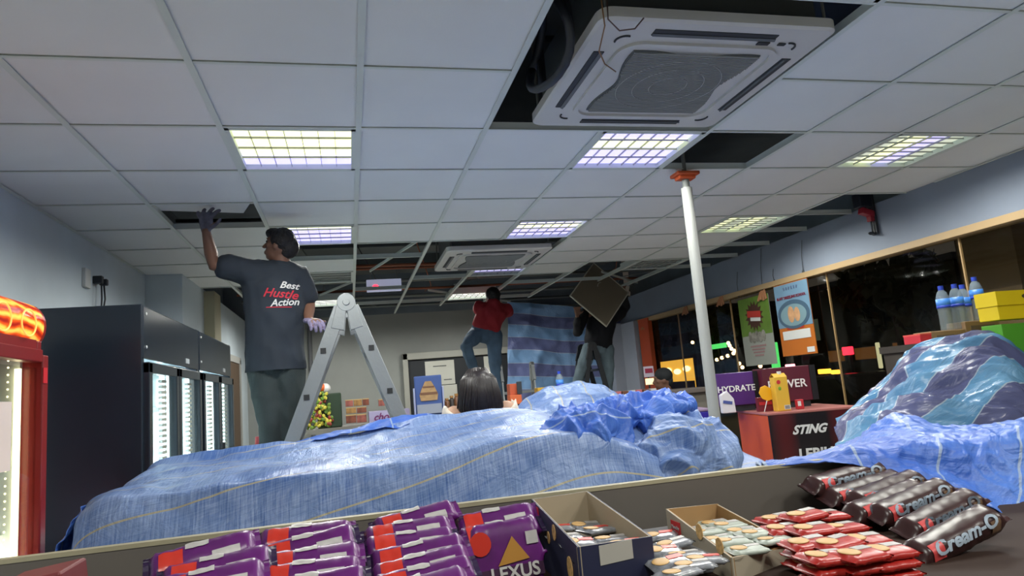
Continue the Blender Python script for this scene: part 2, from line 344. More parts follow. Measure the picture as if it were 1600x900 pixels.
# sign box with red lamp
c = P(600, 446, y=8.0)
t = T('sign_box', 'white hanging box sign with a red light at its left', 'sign', (c.x, 8.0, c.z-.07))
B().box((0, 0, .07), (.40, .07, .14)).obj('housing', mat('sign_white', (190, 196, 222), .5, emit=(190, 196, 225), es=.25), t, bevel=.006)
B().ell((-.1, -.037, .05), (.035, .008, .03)).obj('red_lamp', mat('red_led', (230, 40, 50), emit=(255, 40, 60), es=3), t, smooth=True, label='glowing red lamp')
b = B()
for s in (-.15, .15): b.cyl((s, 0, .14), (s, 0, .34), .004, 6)
b.obj('hanger', pm[1], t)
# ---------------------------------------------------------------- ceiling air conditioners
ACW = mat('ac_plastic', (205, 204, 200), .45); ACG = mat('ac_grille', (150, 154, 152), .5)
def rrect(hx, hy, r, n=6):
    out = []
    for (sx, sy_, a0) in ((1, 1, 0), (-1, 1, PI/2), (-1, -1, PI), (1, -1, 1.5*PI)):
        for k in range(n+1):
            a = a0+PI/2*k/n; out.append((sx*(hx-r)+math.cos(a)*r, sy_*(hy-r)+math.sin(a)*r))
    return out
def squircle(R, n=72, pinch=.1):
    out = []
    for k in range(n):
        a = 2*PI*k/n; r = R*(1+pinch*(-math.cos(4*a))); m = max(abs(math.cos(a)), abs(math.sin(a)))
        q = r/(m**.8); out.append((q*math.cos(a), q*math.sin(a)))
    return out
def cassette(cx, cyy, label, fine=True):
    t = T('air_conditioner', label, 'air conditioner', (cx, cyy, H-.03))
    hw = .475
    B().rings([[V((x, y, .045)) for x, y in rrect(hw, hw, .05)], [V((x, y, .008)) for x, y in rrect(hw, hw, .05)], [V((x, y, 0)) for x, y in rrect(hw-.012, hw-.012, .045)]]).obj('panel', ACW, t)
    b = B()     # raised inner frame around the grille
    o1 = rrect(.335, .335, .09, 10); i1 = rrect(.315, .315, .08, 10)
    b.rings([[V((x, y, .002)) for x, y in o1], [V((x, y, -.012)) for x, y in o1], [V((x, y, -.012)) for x, y in i1], [V((x, y, .002)) for x, y in i1]], cap=False, closed=True)
    b.obj('grille_frame', ACW, t)
    b = B(); sq = squircle(.262)
    b.rings([[V((x, y, .004)) for x, y in sq], [V((x, y, -.006)) for x, y in sq]])
    b.obj('grille_back', mat('grille_shadow', (96, 100, 100), .7), t)
    def inside(x, y):
        a = math.atan2(y, x); r = .262*(1+.1*(-math.cos(4*a))); m = max(abs(math.cos(a)), abs(math.sin(a))); return math.hypot(x, y) < r/(m**.8)-.004
    b = B(); st = .0115 if fine else .025
    k = -.32
    while k < .32:
        seg = [u*.005 for u in range(-70, 71) if inside(u*.005, k)]
        if seg:
            # split where the outline pinches
            b.box(((seg[0]+seg[-1])/2, k, -.010), (seg[-1]-seg[0], st*.42, .006))
        k += st
    for rr in (.08, .15, .22): b.tube([(rr*math.cos(2*PI*q/40), rr*math.sin(2*PI*q/40), -.0125) for q in range(40)], .0025, 6, closed=True)
    b.obj('grille', ACG, t)
    for s, ax in ((1, 0), (-1, 0), (1, 1), (-1, 1)):
        fl = B(); sl = B()
        if ax: fl.box((0, s*.40, -.001), (.50, .042, .006)); sl.box((0, s*.392, -.006), (.50, .012, .006), (s*.4, 0, 0))
        else: fl.box((s*.40, 0, -.001), (.042, .50, .006)); sl.box((s*.392, 0, -.006), (.012, .50, .006), (0, -s*.4, 0))
        v = fl.obj('air_slot', mat('slot_dark', (52, 56, 60), .6), t, bevel=.002); sl.obj('flap', mat('flap_grey', (96, 100, 104), .5), v)
    b = B()
    for sx in (-1, 1):
        for sy2 in (-1, 1): b.tube([(sx*(.335+.035*math.cos(a)), sy2*(.335+.035*math.sin(a)), -.003) for a in [q*PI/12 for q in range(-1, 8)]], .004, 6)
    b.obj('corner_groove', MATS['slot_dark'], t)
    B().box((0, 0, .17), (.84, .84, .25)).obj('chassis', mat('galvanised', (104, 108, 108), .5, .4), t)
    b = B()
    for sx in (-1, 1):
        for sy2 in (-1, 1): B().cyl((sx*.44, sy2*.44, .04), (sx*.44, sy2*.44, .9), .006, 6).obj('hanging_rod', pm[1], t)
    pass
    return t
ac = cassette(1.36, 2.48, 'big white square ceiling air conditioner at the top of the photo, nearest one')
B().box((.22, -.36, -.004), (.05, .02, .004)).obj('mark', MATS['slot_dark'], ac); B().box((.3, -.36, -.004), (.03, .015, .004)).obj('mark', MATS['slot_dark'], ac)
cassette(1.33, 6.13, 'farther white ceiling air conditioner hanging in the dark opening', True).location.z = H-.05
# black insulated hose loop and thin wires by the near unit
hp = [V((.80+.03*math.sin(a*2), 2.35+.22*math.cos(a), H+.0+.16*math.sin(a)+.06)) for a in [2*PI*q/24 for q in range(25)]]
B().tube([(.83, 2.2, H+.5)]+hp[14:]+hp[:20]+[(.9, 2.75, H+.3), (1.2, 2.9, H+.4)], .017, 10).obj('refrigerant_hose', BLK, smooth=True, label='black insulated hose looped beside the big air conditioner', cat='hose')
w0 = P(940, 0, z=H+.1)
B().tube([P(938, -10, z=H+.05), P(945, 40, z=H-.06), P(936, 80, z=H-.07), P(945, 100, z=H-.07), P(962, 112, z=H-.055)], .0028, 6).obj('wire', mat('brown_wire', (140, 105, 70), .5), smooth=True, label='thin brown wire with a black plug hanging over the big air conditioner grille', cat='wire')
B().tube([P(948, -10, z=H+.05), P(950, 30, z=H-.06), P(968, 48, z=H-.08), P(992, 45, z=H-.07), P(1006, 28, z=H-.04)], .0028, 6).obj('wire', mat('dark_wire', (96, 76, 72), .5), smooth=True, label='short dark wire looping over the top corner of the big air conditioner', cat='wire')
# ---------------------------------------------------------------- prop pole
pt = V((2.06, 3.68, 0))
t = T('prop_pole', 'white round pole propping up the ceiling with an orange head plate', 'pole', pt)
B().cyl((0, 0, .02), (0, 0, H-.12), .033, 20).obj('outer_tube', mat('pole_white', (158, 160, 156), .5), t, smooth=False)
B().cyl((0, 0, H-.14), (0, 0, H-.03), .022, 16).cyl((-.0, 0, H-.02), (0, 0, H+.2), .014, 12).obj('inner_tube', pm[1], t, smooth=False)
b = B().box((0, 0, H-.035), (.15, .11, .022)).box((0, 0, H-.055), (.11, .07, .025)); b.obj('head_plate', mat('orange_plastic', (205, 92, 50), .5), t, bevel=.006, label='orange head plate')
B().cyl((0, 0, 0), (0, 0, .02), .07, 20).obj('foot_plate', MATS['orange_plastic'], t)
# ---------------------------------------------------------------- laser level on the beam
c = P(1352, 325, x=XR-.08)
t = T('laser_level', 'red and black laser level bracketed high on the right beam', 'laser level', (XR-.0, c.y, c.z))
B().box((-.02, 0, -.05), (.02, .06, .36)).obj('bracket', BLK, t, bevel=.004)
B().box((-.10, .0, .06), (.12, .09, .12)).ell((-.10, 0, .13), (.05, .04, .03)).cyl((-.1, 0, 0), (-.1, 0, -.03), .025, 12).obj('body', mat('laser_black', (34, 38, 48), .4), t, bevel=.008)
B().box((-.075, 0, -.04), (.12, .06, .05), (0, .3, 0)).box((-.04, 0, -.09), (.05, .05, .05)).obj('clamp', mat('laser_red', (150, 30, 45), .4), t, bevel=.006, label='dark red clamp')
B().cyl((-.045, 0, -.1), (-.045, 0, -.21), .005, 8).ell((-.06, 0, -.215), (.03, .014, .014)).obj('screw_handle', BLK, t, smooth=True)
# threads hanging on the beam
for k, (px, p0, p1) in enumerate(((1152, 425, 462), (1189, 388, 450), (1208, 420, 440), (1253, 375, 425), (1573, 330, 420))[:4]):
    a = P(px, p0, x=XR-.012); bq = P(px+2, p1, x=XR-.012)
    B().tube([a, (a+bq)/2+V((-.004, .01, 0)), bq], .003, 5).ell(bq, (.012, .012, .02)).obj('hanging_string', pm[3], smooth=True, label='dark string hanging down the right beam, %s' % ['leftmost of four', 'long one second from left', 'short one third from left', 'rightmost of four'][k], cat='string', group='strings on the right beam')
for k, (px, py) in enumerate(((985+140, 465), (1035+155, 455), (1000+5, 505), (1070, 480))):
    a = P(px, py, x=XR-.05)
    b = B()
    for q in range(4): b.box(a+V((.0, -.05+.035*q, -.04-.01*(q % 2))), (.006, .03, .10), (.15*(q-1.5), .1*q, 0))
    b.obj('taped_paper', mat('peeled_tape', (176, 122, 86), .7), label='torn orange brown paper under the window frame, %s' % ['at the top of the green poster', 'between the two posters', 'by the orange frame', 'just left of the pole'][k], cat='paper', group='torn paper scraps on the window frame')
# ---------------------------------------------------------------- black double-door coolers along the left wall
COOLW = mat('cooler_liner', (225, 238, 242), .4); LED = mat('led_white', (255, 255, 255), emit=(214, 244, 255), es=5)
BLKP = mat('black_gloss', (36, 44, 54), .2, spec=.5, var=.05)
def glass_cooler(y0, wd, label):
    x0, x1 = XL+.02, -1.0; t = T('drinks_cooler', label, 'refrigerator', ((x0+x1)/2, y0+wd/2, 0), group='black coolers on the left wall')
    dx = x1-x0; hh = 2.075
    b = B()
    b.box((0, -wd/2+.02, hh/2), (dx, .04, hh)).box((0, wd/2-.02, hh/2), (dx, .04, hh)).box((-dx/2+.02, 0, hh/2), (.04, wd, hh)).box((-.03, 0, .09), (dx-.06, wd-.08, .18)).box((0, 0, 1.95), (dx-.01, wd-.002, .25))
    b.obj('body', BLKP, t, bevel=.006)
    B().box((dx/2-.01, 0, 1.935), (.03, wd-.01, .27)).obj('header', BLKP, t, bevel=.008)
    B().box((-dx/2+.05, 0, 1.0), (.02, wd-.08, 1.6)).box((0, -wd/2+.05, 1.0), (dx-.14, .02, 1.6)).box((0, wd/2-.05, 1.0), (dx-.14, .02, 1.6)).obj('liner', COOLW, t)
    B().box((-.02, wd/2-.065, 1.0), (.05, .012, 1.5)).box((.12, wd/2-.065, 1.0), (.03, .012, 1.5)).obj('led_bar', LED, t)
    for z in (.4, .7, 1.0, 1.3, 1.55):
        sb = B()
        for q in range(14): sb.box((-.04, -wd/2+.1+q*(wd-.2)/13, z), (dx-.2, .006, .006))
        sb.box((dx/2-.13, 0, z), (.012, wd-.12, .03)); sb.obj('shelf', COOLW, t)
    n = 2; dw = (wd-.04)/n
    for k in range(n):
        yc = -wd/2+.02+dw*(k+.5)
        B().box((dx/2-.05, yc-dw/2+.075, 1.0), (.02, .03, 1.5)).box((dx/2-.05, yc+dw/2-.075, 1.0), (.02, .03, 1.5)).obj('led_bar', LED, t)
        f = B()
        f.box((dx/2+.005, yc-dw/2+.035, .98), (.045, .06, 1.6)).box((dx/2+.005, yc+dw/2-.035, .98), (.045, .06, 1.6)).box((dx/2+.005, yc, 1.755), (.045, dw-.01, .055)).box((dx/2+.005, yc, .2), (.045, dw-.01, .06))
        d = f.obj('door', BLKP, t, bevel=.004)
        B().box((dx/2+.005, yc, .98), (.008, dw-.13, 1.5)).obj('pane', GLASS, d)
        s_ = 1 if k == 0 else -1
        B().box((dx/2+.035, yc+s_*(dw/2-.05), 1.1), (.02, .02, .35)).obj('handle', BLK, d, bevel=.004)
        rb = B()
        for z in range(46): rb.box((dx/2-.02, yc+dw*.20, .35+z*.03), (.02, .10, .016))
        rb.obj('price_rail', mat('rail_white', (235, 240, 240), .4), t)
    text('wide', .05, (dx/2+.0285-.01, wd/2-.35, 1.835), (PI/2, 0, PI/2), WHT, t, name='badge') if 0 else B().box((dx/2+.008, wd/2-.35, 1.84), (.004, .09, .03)).obj('badge', mat('badge_grey', (170, 176, 180), .4), t)
    b = B()
    for z in (1.86, 2.03): b.ell((dx/2+.008, -wd/2+.05, z), (.004, .008, .008))
    b.obj('screw', WHT, t)
    lt = bpy.data.lights.new('cooler_lamp', 'AREA'); lt.shape = 'RECTANGLE'; lt.size = .05; lt.size_y = 1.4; lt.energy = 26; lt.color = (.85, .97, 1)
    lo = bpy.data.objects.new('cooler_lamp', lt); C.objects.link(lo); lo.parent = t; lo.location = (dx/2-.08, 0, 1.0); lo.rotation_euler = (0, PI/2, 0)
    return t
glass_cooler(3.74, 1.30, 'tall black double-door drinks cooler with its plain black side facing us')
glass_cooler(5.06, 1.28, 'tall black double-door drinks cooler farther along the left wall')
# red framed cooler, far left
x0, x1 = XL+.02, -1.18; yA, yB = 2.35, 3.06; dx = x1-x0; wd = yB-yA
t = T('drinks_cooler', 'red framed glass drinks cooler at far left with a lit orange top sign', 'refrigerator', ((x0+x1)/2, (yA+yB)/2, 0))
REDM = mat('cooler_red', (130, 28, 30), .35)
B().box((0, -wd/2+.02, .92), (dx, .04, 1.84)).box((0, wd/2-.02, .92), (dx, .04, 1.84)).box((-dx/2+.02, 0, .92), (.04, wd, 1.84)).box((0, 0, .08), (dx, wd-.08, .16)).box((0, 0, 1.82), (dx, wd-.08, .05)).obj('body', REDM, t, bevel=.006)
B().box((-dx/2+.05, 0, 1.0), (.02, wd-.08, 1.6)).box((0, wd/2-.05, 1.0), (dx-.1, .02, 1.6)).obj('liner', COOLW, t)
d = B().box((dx/2, -wd/2+.03, .97), (.05, .05, 1.62)).box((dx/2, wd/2-.025, .97), (.05, .05, 1.62)).box((dx/2, 0, 1.775), (.05, wd-.1, .05)).box((dx/2, 0, .2), (.05, wd-.1, .06)).obj('door', REDM, t, bevel=.005)
B().box((dx/2, 0, .98), (.008, wd-.1, 1.5)).obj('pane', GLASS, d)
LEDW = mat('led_warm', (255, 250, 225), emit=(255, 240, 190), es=2.6)
B().box((dx/2-.05, wd/2-.075, .98), (.02, .012, 1.5)).obj('led_bar', LEDW, t)
for yy in (wd/2-.13,):
    b = B()
    for q in range(58): b.ell((dx/2-.06, yy, .22+q*.027), (.004, .004, .004), seg=8)
    b.obj('led_strip', LEDW, t)
for z in (.5, .8, 1.1, 1.4): B().box((-.03, 0, z), (dx-.14, wd-.12, .012)).box((dx/2-.1, 0, z), (.01, wd-.12, .04)).obj('shelf', COOLW, t)
lt = bpy.data.lights.new('cooler_lamp', 'AREA'); lt.shape = 'RECTANGLE'; lt.size = .05; lt.size_y = 1.4; lt.energy = 3.5; lt.color = (1, .97, .82)
lo = bpy.data.objects.new('cooler_lamp', lt); C.objects.link(lo); lo.parent = t; lo.location = (dx/2-.05, 0, 1.0); lo.rotation_euler = (0, PI/2, 0)
B().box((dx/2+.006, .05, 1.48), (.003, .10, .24)).obj('price_card', mat('pink_card', (232, 214, 206), .5), t, label='white card with pink print on the glass')
B().box((dx/2+.027, wd/2-.035, 1.70), (.003, .035, .06)).obj('sticker', mat('sticker_red', (205, 40, 50), .4), t)
# header: curved backlit sign
om = bpy.data.materials.new('orange_sign'); om.use_nodes = True; nt = om.node_tree; N = nt.nodes; L = nt.links; p = N['Principled BSDF']
tc = N.new('ShaderNodeTexCoord'); wv = N.new('ShaderNodeTexWave'); wv.wave_type = 'RINGS'; wv.inputs['Scale'].default_value = 6; wv.inputs['Distortion'].default_value = 5; wv.inputs['Detail'].default_value = 2
L.new(tc.outputs['Object'], wv.inputs[0]); cr = N.new('ShaderNodeValToRGB'); L.new(wv.outputs[0], cr.inputs[0])
cr.color_ramp.elements[0].color = (*s2l((150, 22, 10)), 1); cr.color_ramp.elements[1].color = (*s2l((255, 190, 80)), 1); e = cr.color_ramp.elements.new(.5); e.color = (*s2l((240, 88, 20)), 1)
L.new(cr.outputs[0], p.inputs['Emission Color']); L.new(cr.outputs[0], p.inputs['Base Color']); p.inputs['Emission Strength'].default_value = .5; p.inputs['Roughness'].default_value = .2
prof = [(dx/2-.12, 1.80)]+[(dx/2-.06+.075*math.sin(a), 1.895-.095*math.cos(a)) for a in [PI*q/12 for q in range(13)]]+[(dx/2-.12, 1.99)]
B().rings([[V((x, -wd/2, z)) for x, z in prof], [V((x, wd/2-.02, z)) for x, z in prof]]).obj('top_sign', om, t, smooth=False, label='curved glowing orange sign')
B().box((-.07, 0, 1.90), (dx-.2, wd, .18)).obj('top_housing', BLK, t)
B().rings([[V((x, wd/2-.02, z)) for x, z in prof], [V((x, wd/2+.0, z)) for x, z in prof]]).obj('sign_end_cap', mat('end_cap_red', (150, 34, 26), .3), t)
for q in range(3):
    B().tube([(dx/2+.016, -.2+.2*q+.06*math.cos(a), 1.895+.05*math.sin(a)) for a in [2*PI*k/24 for k in range(24)]], .0035, 6, closed=True).obj('bun_ring', mat('sign_yellow', (255, 190, 90), emit=(255, 190, 90), es=.5), t)
# socket, plug and cable on the left wall
c = P(132, 435, x=XL)
t = T('wall_socket', 'white wall socket above the black cooler', 'socket', c)
B().box((.012, 0, 0), (.024, .1, .13)).obj('face_plate', WHT, t, bevel=.004)
c2 = P(146, 440, x=XL)
t = T('power_plug', 'black power plug and cable hanging by the wall socket above the black cooler', 'plug', c2)
B().box((.03, 0, .01), (.06, .045, .055)).box((.05, .05, 0), (.05, .04, .045)).obj('plug_body', BLK, t, bevel=.006)
B().tube([(.05, 0, -.01), (.06, -.02, -.12), (.05, 0, -.25), (.06, .02, -.5)], .006, 8).tube([(.05, .05, -.01), (.06, .045, -.12), (.05, .02, -.25)], .006, 8).obj('cord', BLK, t, smooth=True)
# ---------------------------------------------------------------- aluminium A-frame ladder
def aframe(x, y, top, spread_l, spread_r, width, label, m, holes=True, rz=0, rail=(.028, .085), group=None):
    t = T('step_ladder', label, 'ladder', (x, y, 0), rz, group)
    hm = mat('rung_socket', (40, 42, 44), .5)
    for s, sp_ in ((-1, spread_l), (1, spread_r)):
        for yy in (-width/2, width/2):
            B().bar((s*sp_, yy, .02), (s*.035, yy, top-.03), rail[1], rail[0], (1, 0, 0)).obj('rail', m, t, bevel=.003)
            B().box((s*sp_, yy, .02), (rail[1]+.02, rail[0]+.02, .04)).obj('foot', BLK, t)
        n = int(top/.28)
        for k in range(1, n):
            z = k*.28-.02+ (top-.28*n); f = z/top; xx = s*(sp_+(.035-sp_)*f)
            B().box((xx, 0, z), (.032, width, .032)).obj('rung', m, t, bevel=.003)
            if holes:
                B().box((xx, -width/2-.016, z), (.034, .005, .034)).obj('rung_end', hm, t)
    for yy in (-width/2-.0, width/2):
        b = B(); b.cyl((0, yy-.02, top), (0, yy+.02, top), .058, 24); b.cyl((0, yy-.028, top), (0, yy+.028, top), .022, 14)
        b.prism([(-.05, yy-.018, top+.02), (-.1, yy-.018, top-.16), (-.02, yy-.018, top-.18), (.0, yy-.018, top-.02)], (0, 0, 0), (0, .036, 0))
        b.prism([(.05, yy-.018, top+.02), (.1, yy-.018, top-.16), (.02, yy-.018, top-.18), (.0, yy-.018, top-.02)], (0, 0, 0), (0, .036, 0))
        b.obj('hinge', m, t, bevel=.003)
    return t
aframe(-.0, 4.62, 2.13, .87, .80, .36, 'aluminium folding ladder standing open beside the man in the black shirt', ALU)
aframe(1.98, 8.15, 1.75, .25, .25, .4, 'narrow metal stepladder under the worker in the red shirt', ALU, False, PI/2, (.02, .05))
aframe(3.02, 8.45, 1.95, .42, .42, .42, 'black stepladder under the worker holding the ceiling board', BLK, False, 0, (.03, .06))
# ---------------------------------------------------------------- people
def head(b, c, face, up, s=1.0, jaw=True):
    """adds a head to b. c: centre of skull"""
    f = V(face).normalized(); u = V(up); u = (u-f*u.dot(f)).normalized(); r = f.cross(u); M = Matrix((r, f, u)).transposed()
    def q(x, y, z): return V(c)+M @ V((x, y, z))*s
    R = M
    b.ell(c, (.076*s, .094*s, .098*s), R)
    b.ell(q(0, .025, -.05), (.058*s, .066*s, .072*s), R)
    b.ell(q(0, .055, -.092), (.026*s, .026*s, .022*s), R)        # chin
    b.limb([q(0, .086, .012), q(0, .108, -.03)], [.008*s, .014*s]); b.ell(q(0, .112, -.036), (.016*s, .013*s, .010*s), R)  # nose
    b.ell(q(0, .086, .022), (.05*s, .012*s, .01*s), R)            # brow
    b.ell(q(0, .090, -.066), (.024*s, .010*s, .006*s), R); b.ell(q(0, .088, -.076), (.021*s, .010*s, .007*s), R)
    for sx in (-1, 1): b.ell(q(sx*.078, -.002, -.015), (.010*s, .018*s, .032*s), R); b.ell(q(sx*.045, .06, -.02), (.022*s, .02*s, .02*s), R)
    return q
def hand(b, wrist, d, palm_n, spread=.25, curl=.25, s=1.0, thumb=1, r=.0088):
    """wrist -> along d; palm_n the palm's facing normal; five separate bent fingers"""
    d = V(d).normalized(); n = V(palm_n); n = (n-d*n.dot(d)).normalized(); side = d.cross(n)*thumb; wrist = V(wrist)
    b.limb([wrist, wrist+d*.05*s, wrist+d*.088*s], [(.026*s, .018*s), (.040*s, .015*s), (.041*s, .013*s)], right=side)
    for k, L_ in enumerate((.072, .080, .075, .060)):
        o = (.03-.021*k)*s; base = wrist+d*.088*s+side*o; dd = (d+side*(1.5-k)*spread*.5).normalized(); pts = [base]; seg = (.42, .32, .26); cu = 0
        for q in seg:
            cu += curl; v = dd*math.cos(cu)+n*math.sin(cu); pts.append(pts[-1]+v*L_*q*s)
        b.limb(pts, [r*s, r*s, r*.9*s, r*.78*s], right=side, n=10)
    base = wrist+d*.025*s+side*.028*s
    td = (side*.8+d*.65+n*.25).normalized(); b.limb([base, base+td*.035*s, base+td*.062*s+d*.012*s], [.013*s, .0105*s, .009*s], right=n, n=10)
def hem(me, z):
    bm = bmesh.new(); bm.from_mesh(me)
    bmesh.ops.bisect_plane(bm, geom=bm.verts[:]+bm.edges[:]+bm.faces[:], plane_co=(0, 0, z), plane_no=(0, 0, -1), clear_outer=True); bm.to_mesh(me); bm.free()
def person(label, loc=(0, 0, 0)): return T('person', label, 'person', loc)
SK = mat('skin_brown', (118, 84, 68), .55); HAIR = mat('hair_black', (22, 20, 22), .5, bump=.6, bscale=90)
def put(me, m, name, parent, mod=None):
    me.materials.clear(); me.materials.append(m); return link(name, me, parent)
# --- man in the black shirt on the aluminium ladder (built in world space, origin at his feet)
def man_black():
    root = person('man in a black printed T-shirt on the ladder, reaching up to a ceiling board')
    base = V((-.47, 4.62, .90)); root.location = base
    def L_(px, py, y): return P(px, py, y=y)-base
    hipL = L_(410, 572, 4.62); hipR = L_(452, 572, 4.62)
    neck = L_(440, 412, 4.60); chest = L_(428, 450, 4.60); waist = L_(430, 530, 4.62); pel = L_(431, 562, 4.62)
    shL = L_(385, 424, 4.56); elL = L_(334, 414, 4.50); wrL = L_(322, 362, 4.43); shR = L_(468, 432, 4.62); elR = L_(483, 474, 4.68); wrR = L_(482, 500, 4.52)
    kneeL = L_(424, 665, 4.55); kneeR = L_(450, 665, 4.58); footL = V((-.06, 0, .05)); footR = V((.09, .02, .05))
    hc = L_(439, 383, 4.58)
    face = V((-.86, .30, .28)); 
    body = B()
    body.limb([pel, waist, chest, neck-V((0, 0, .03))], [(.14, .10), (.125, .09), (.14, .09), (.06, .055)])
    body.limb([neck-V((0, 0, .06)), hc-V((0, 0, .04))], [.056, .052])
    head(body, hc, face, (0, 0, 1), .98)
    body.limb([shL, (shL+elL)/2, elL, elL+(wrL-elL)*.35, wrL], [.052, .046, .040, .041, .026]); body.limb([chest, shL], [.08, .055])
    body.limb([shR, (shR+elR)/2, elR, elR+(wrR-elR)*.35, wrR], [.042, .046, .040, .040, .027]); body.limb([chest, shR], [.07, .04])
    for h, k, f in ((hipL, kneeL, footL), (hipR, kneeR, footR)):
        body.limb([h, (h+k)/2, k, k+(f-k)*.35, f], [.085, .072, .052, .052, .036])
        body.limb([f+V((0, -.05, -.0)), f+V((0, .08, -.01)), f+V((0, .16, -.02))], [.035, .038, .028])
    hand(body, wrL, (0.02, -.02, 1), (0, .1, 1) if 0 else (.2, 1, .1), .9, .35, 1.05, -1)
    hand(body, wrR, (.3, -.5, -.1), (0, .2, -1), .3, .5, 1.0, 1)
    put(fused(body, .0065, 3), SK, 'body', root)
    sh = B()
    sh.limb([pel+V((0, 0, -.10)), waist, L_(430, 490, 4.61), chest, neck-V((0, .0, .045))], [(.187, .135), (.182, .128), (.186, .130), (.198, .128), (.10, .085)])
    sh.limb([chest+V((-.05, 0, .05)), shL, shL+(elL-shL)*.62], [.10, .088, .082]); sh.limb([chest+V((.05, 0, .03)), shR, shR+(elR-shR)*.72], [.10, .085, .080])
    sh.limb([neck-V((0, 0, .07)), shR], [.085, .078]); sh.limb([neck-V((0, 0, .08)), shL], [.09, .080])
    shm = fused(sh, .011, 5, .010, 7); hem(shm, pel.z-.07); shirt = put(shm, mat('shirt_black', (38, 46, 57), .85, var=.1), 'shirt', root)
    j = B()
    j.limb([pel+V((0, 0, .03)), pel-V((0, 0, .04))], [(.150, .112), (.158, .12)])
    for h, k, f in ((hipL, kneeL, footL), (hipR, kneeR, footR)): j.limb([h+V((0, 0, -.02)), (h+k)/2, k, k+(f-k)*.5, f+V((0, 0, .03))], [.100, .090, .074, .066, .058])
    put(fused(j, .011, 4, .008, 10), mat('jeans_grey_green', (44, 54, 56), .85, var=.15, bump=.3, bscale=200), 'jeans', root)
    bl = B()
    for q, f in enumerate((footL, footR)): bl.limb([f+V((0, -.06, -.0)), f+V((0, .08, -.012)), f+V((0, .17, -.018))], [.045, .047, .036])
    put(fused(bl, .008, 2), BLK, 'shoes', root)
    # hair
    f = face.normalized(); hb = B(); M = Matrix((f.cross(V((0, 0, 1))).normalized(), f, V((0, 0, 1)))).transposed()
    hb.ell(hc-f*.016+V((0, 0, .030)), (.084, .094, .088)); hb.ell(hc-f*.045+V((0, 0, -.005)), (.074, .062, .078)); hb.ell(hc+f*.045+V((0, 0, .07)), (.055, .05, .035)) 
    put(fused(hb, .006, 3, .003, 40), HAIR, 'hair', root)
    u = V((0, 0, 1)); u = (u-f*u.dot(f)).normalized(); r = f.cross(u)
    for s in (-1, 1): B().ell(hc+r*s*.03+f*.083+u*.002, (.009, .009, .009), seg=10).obj('eye', mat('eye_dark', (30, 24, 22), .2), root, smooth=True)
    g = B(); hand(g, wrL-V((0, 0, .002)), (0.02, -.02, 1), (.2, 1, .1), .9, .35, 1.08, -1, .0122); put(fused(g, .0045, 2), mat('glove_grey', (98, 98, 112), .8, var=.3, vscale=30), 'glove', root, )
    g = B(); hand(g, wrR-V((.01, -.01, 0)), (.3, -.5, -.1), (0, .2, -1), .3, .5, 1.12, 1, .0115); put(fused(g, .0045, 2), mat('glove_violet', (128, 120, 150), .8, var=.5, vscale=40), 'glove', root)
    # lettering on the back, laid on the shirt
    bvh = BVHTree.FromPolygons([v.co for v in shm.vertices], [p_.vertices for p_ in shm.polygons])
    def back_text(s, px, py, size, m, rot=-.06):
        me = text_mesh(s, size, 0, .35, .0012); c0 = L_(px, py, 4.3)
        bm = bmesh.new(); bm.from_mesh(me); bmesh.ops.triangulate(bm, faces=bm.faces); bmesh.ops.subdivide_edges(bm, edges=bm.edges, cuts=1); bm.to_mesh(me); bm.free()
        for v in me.vertices:
            q = c0+V((v.co.x*math.cos(rot)-v.co.y*math.sin(rot), 0, v.co.x*math.sin(rot)+v.co.y*math.cos(rot)))
            h = bvh.ray_cast(q, V((0, 1, 0))); v.co = (h[0] if h[0] else q+V((0, .2, 0)))+V((0, -.003, 0))
        me.materials.clear(); me.materials.append(m); link('lettering', me, shirt)
    wm = mat('print_white', (215, 215, 215), .7); rm = mat('print_red', (190, 40, 60), .7)
    back_text('Best', 447, 438, .062, wm, -.08); back_text('Hustle', 433, 452, .078, rm, -.12); back_text('Action', 440, 466, .062, wm, -.05+.1)
    back_text('———', 430, 473, .05, rm, -.02)
man_black()
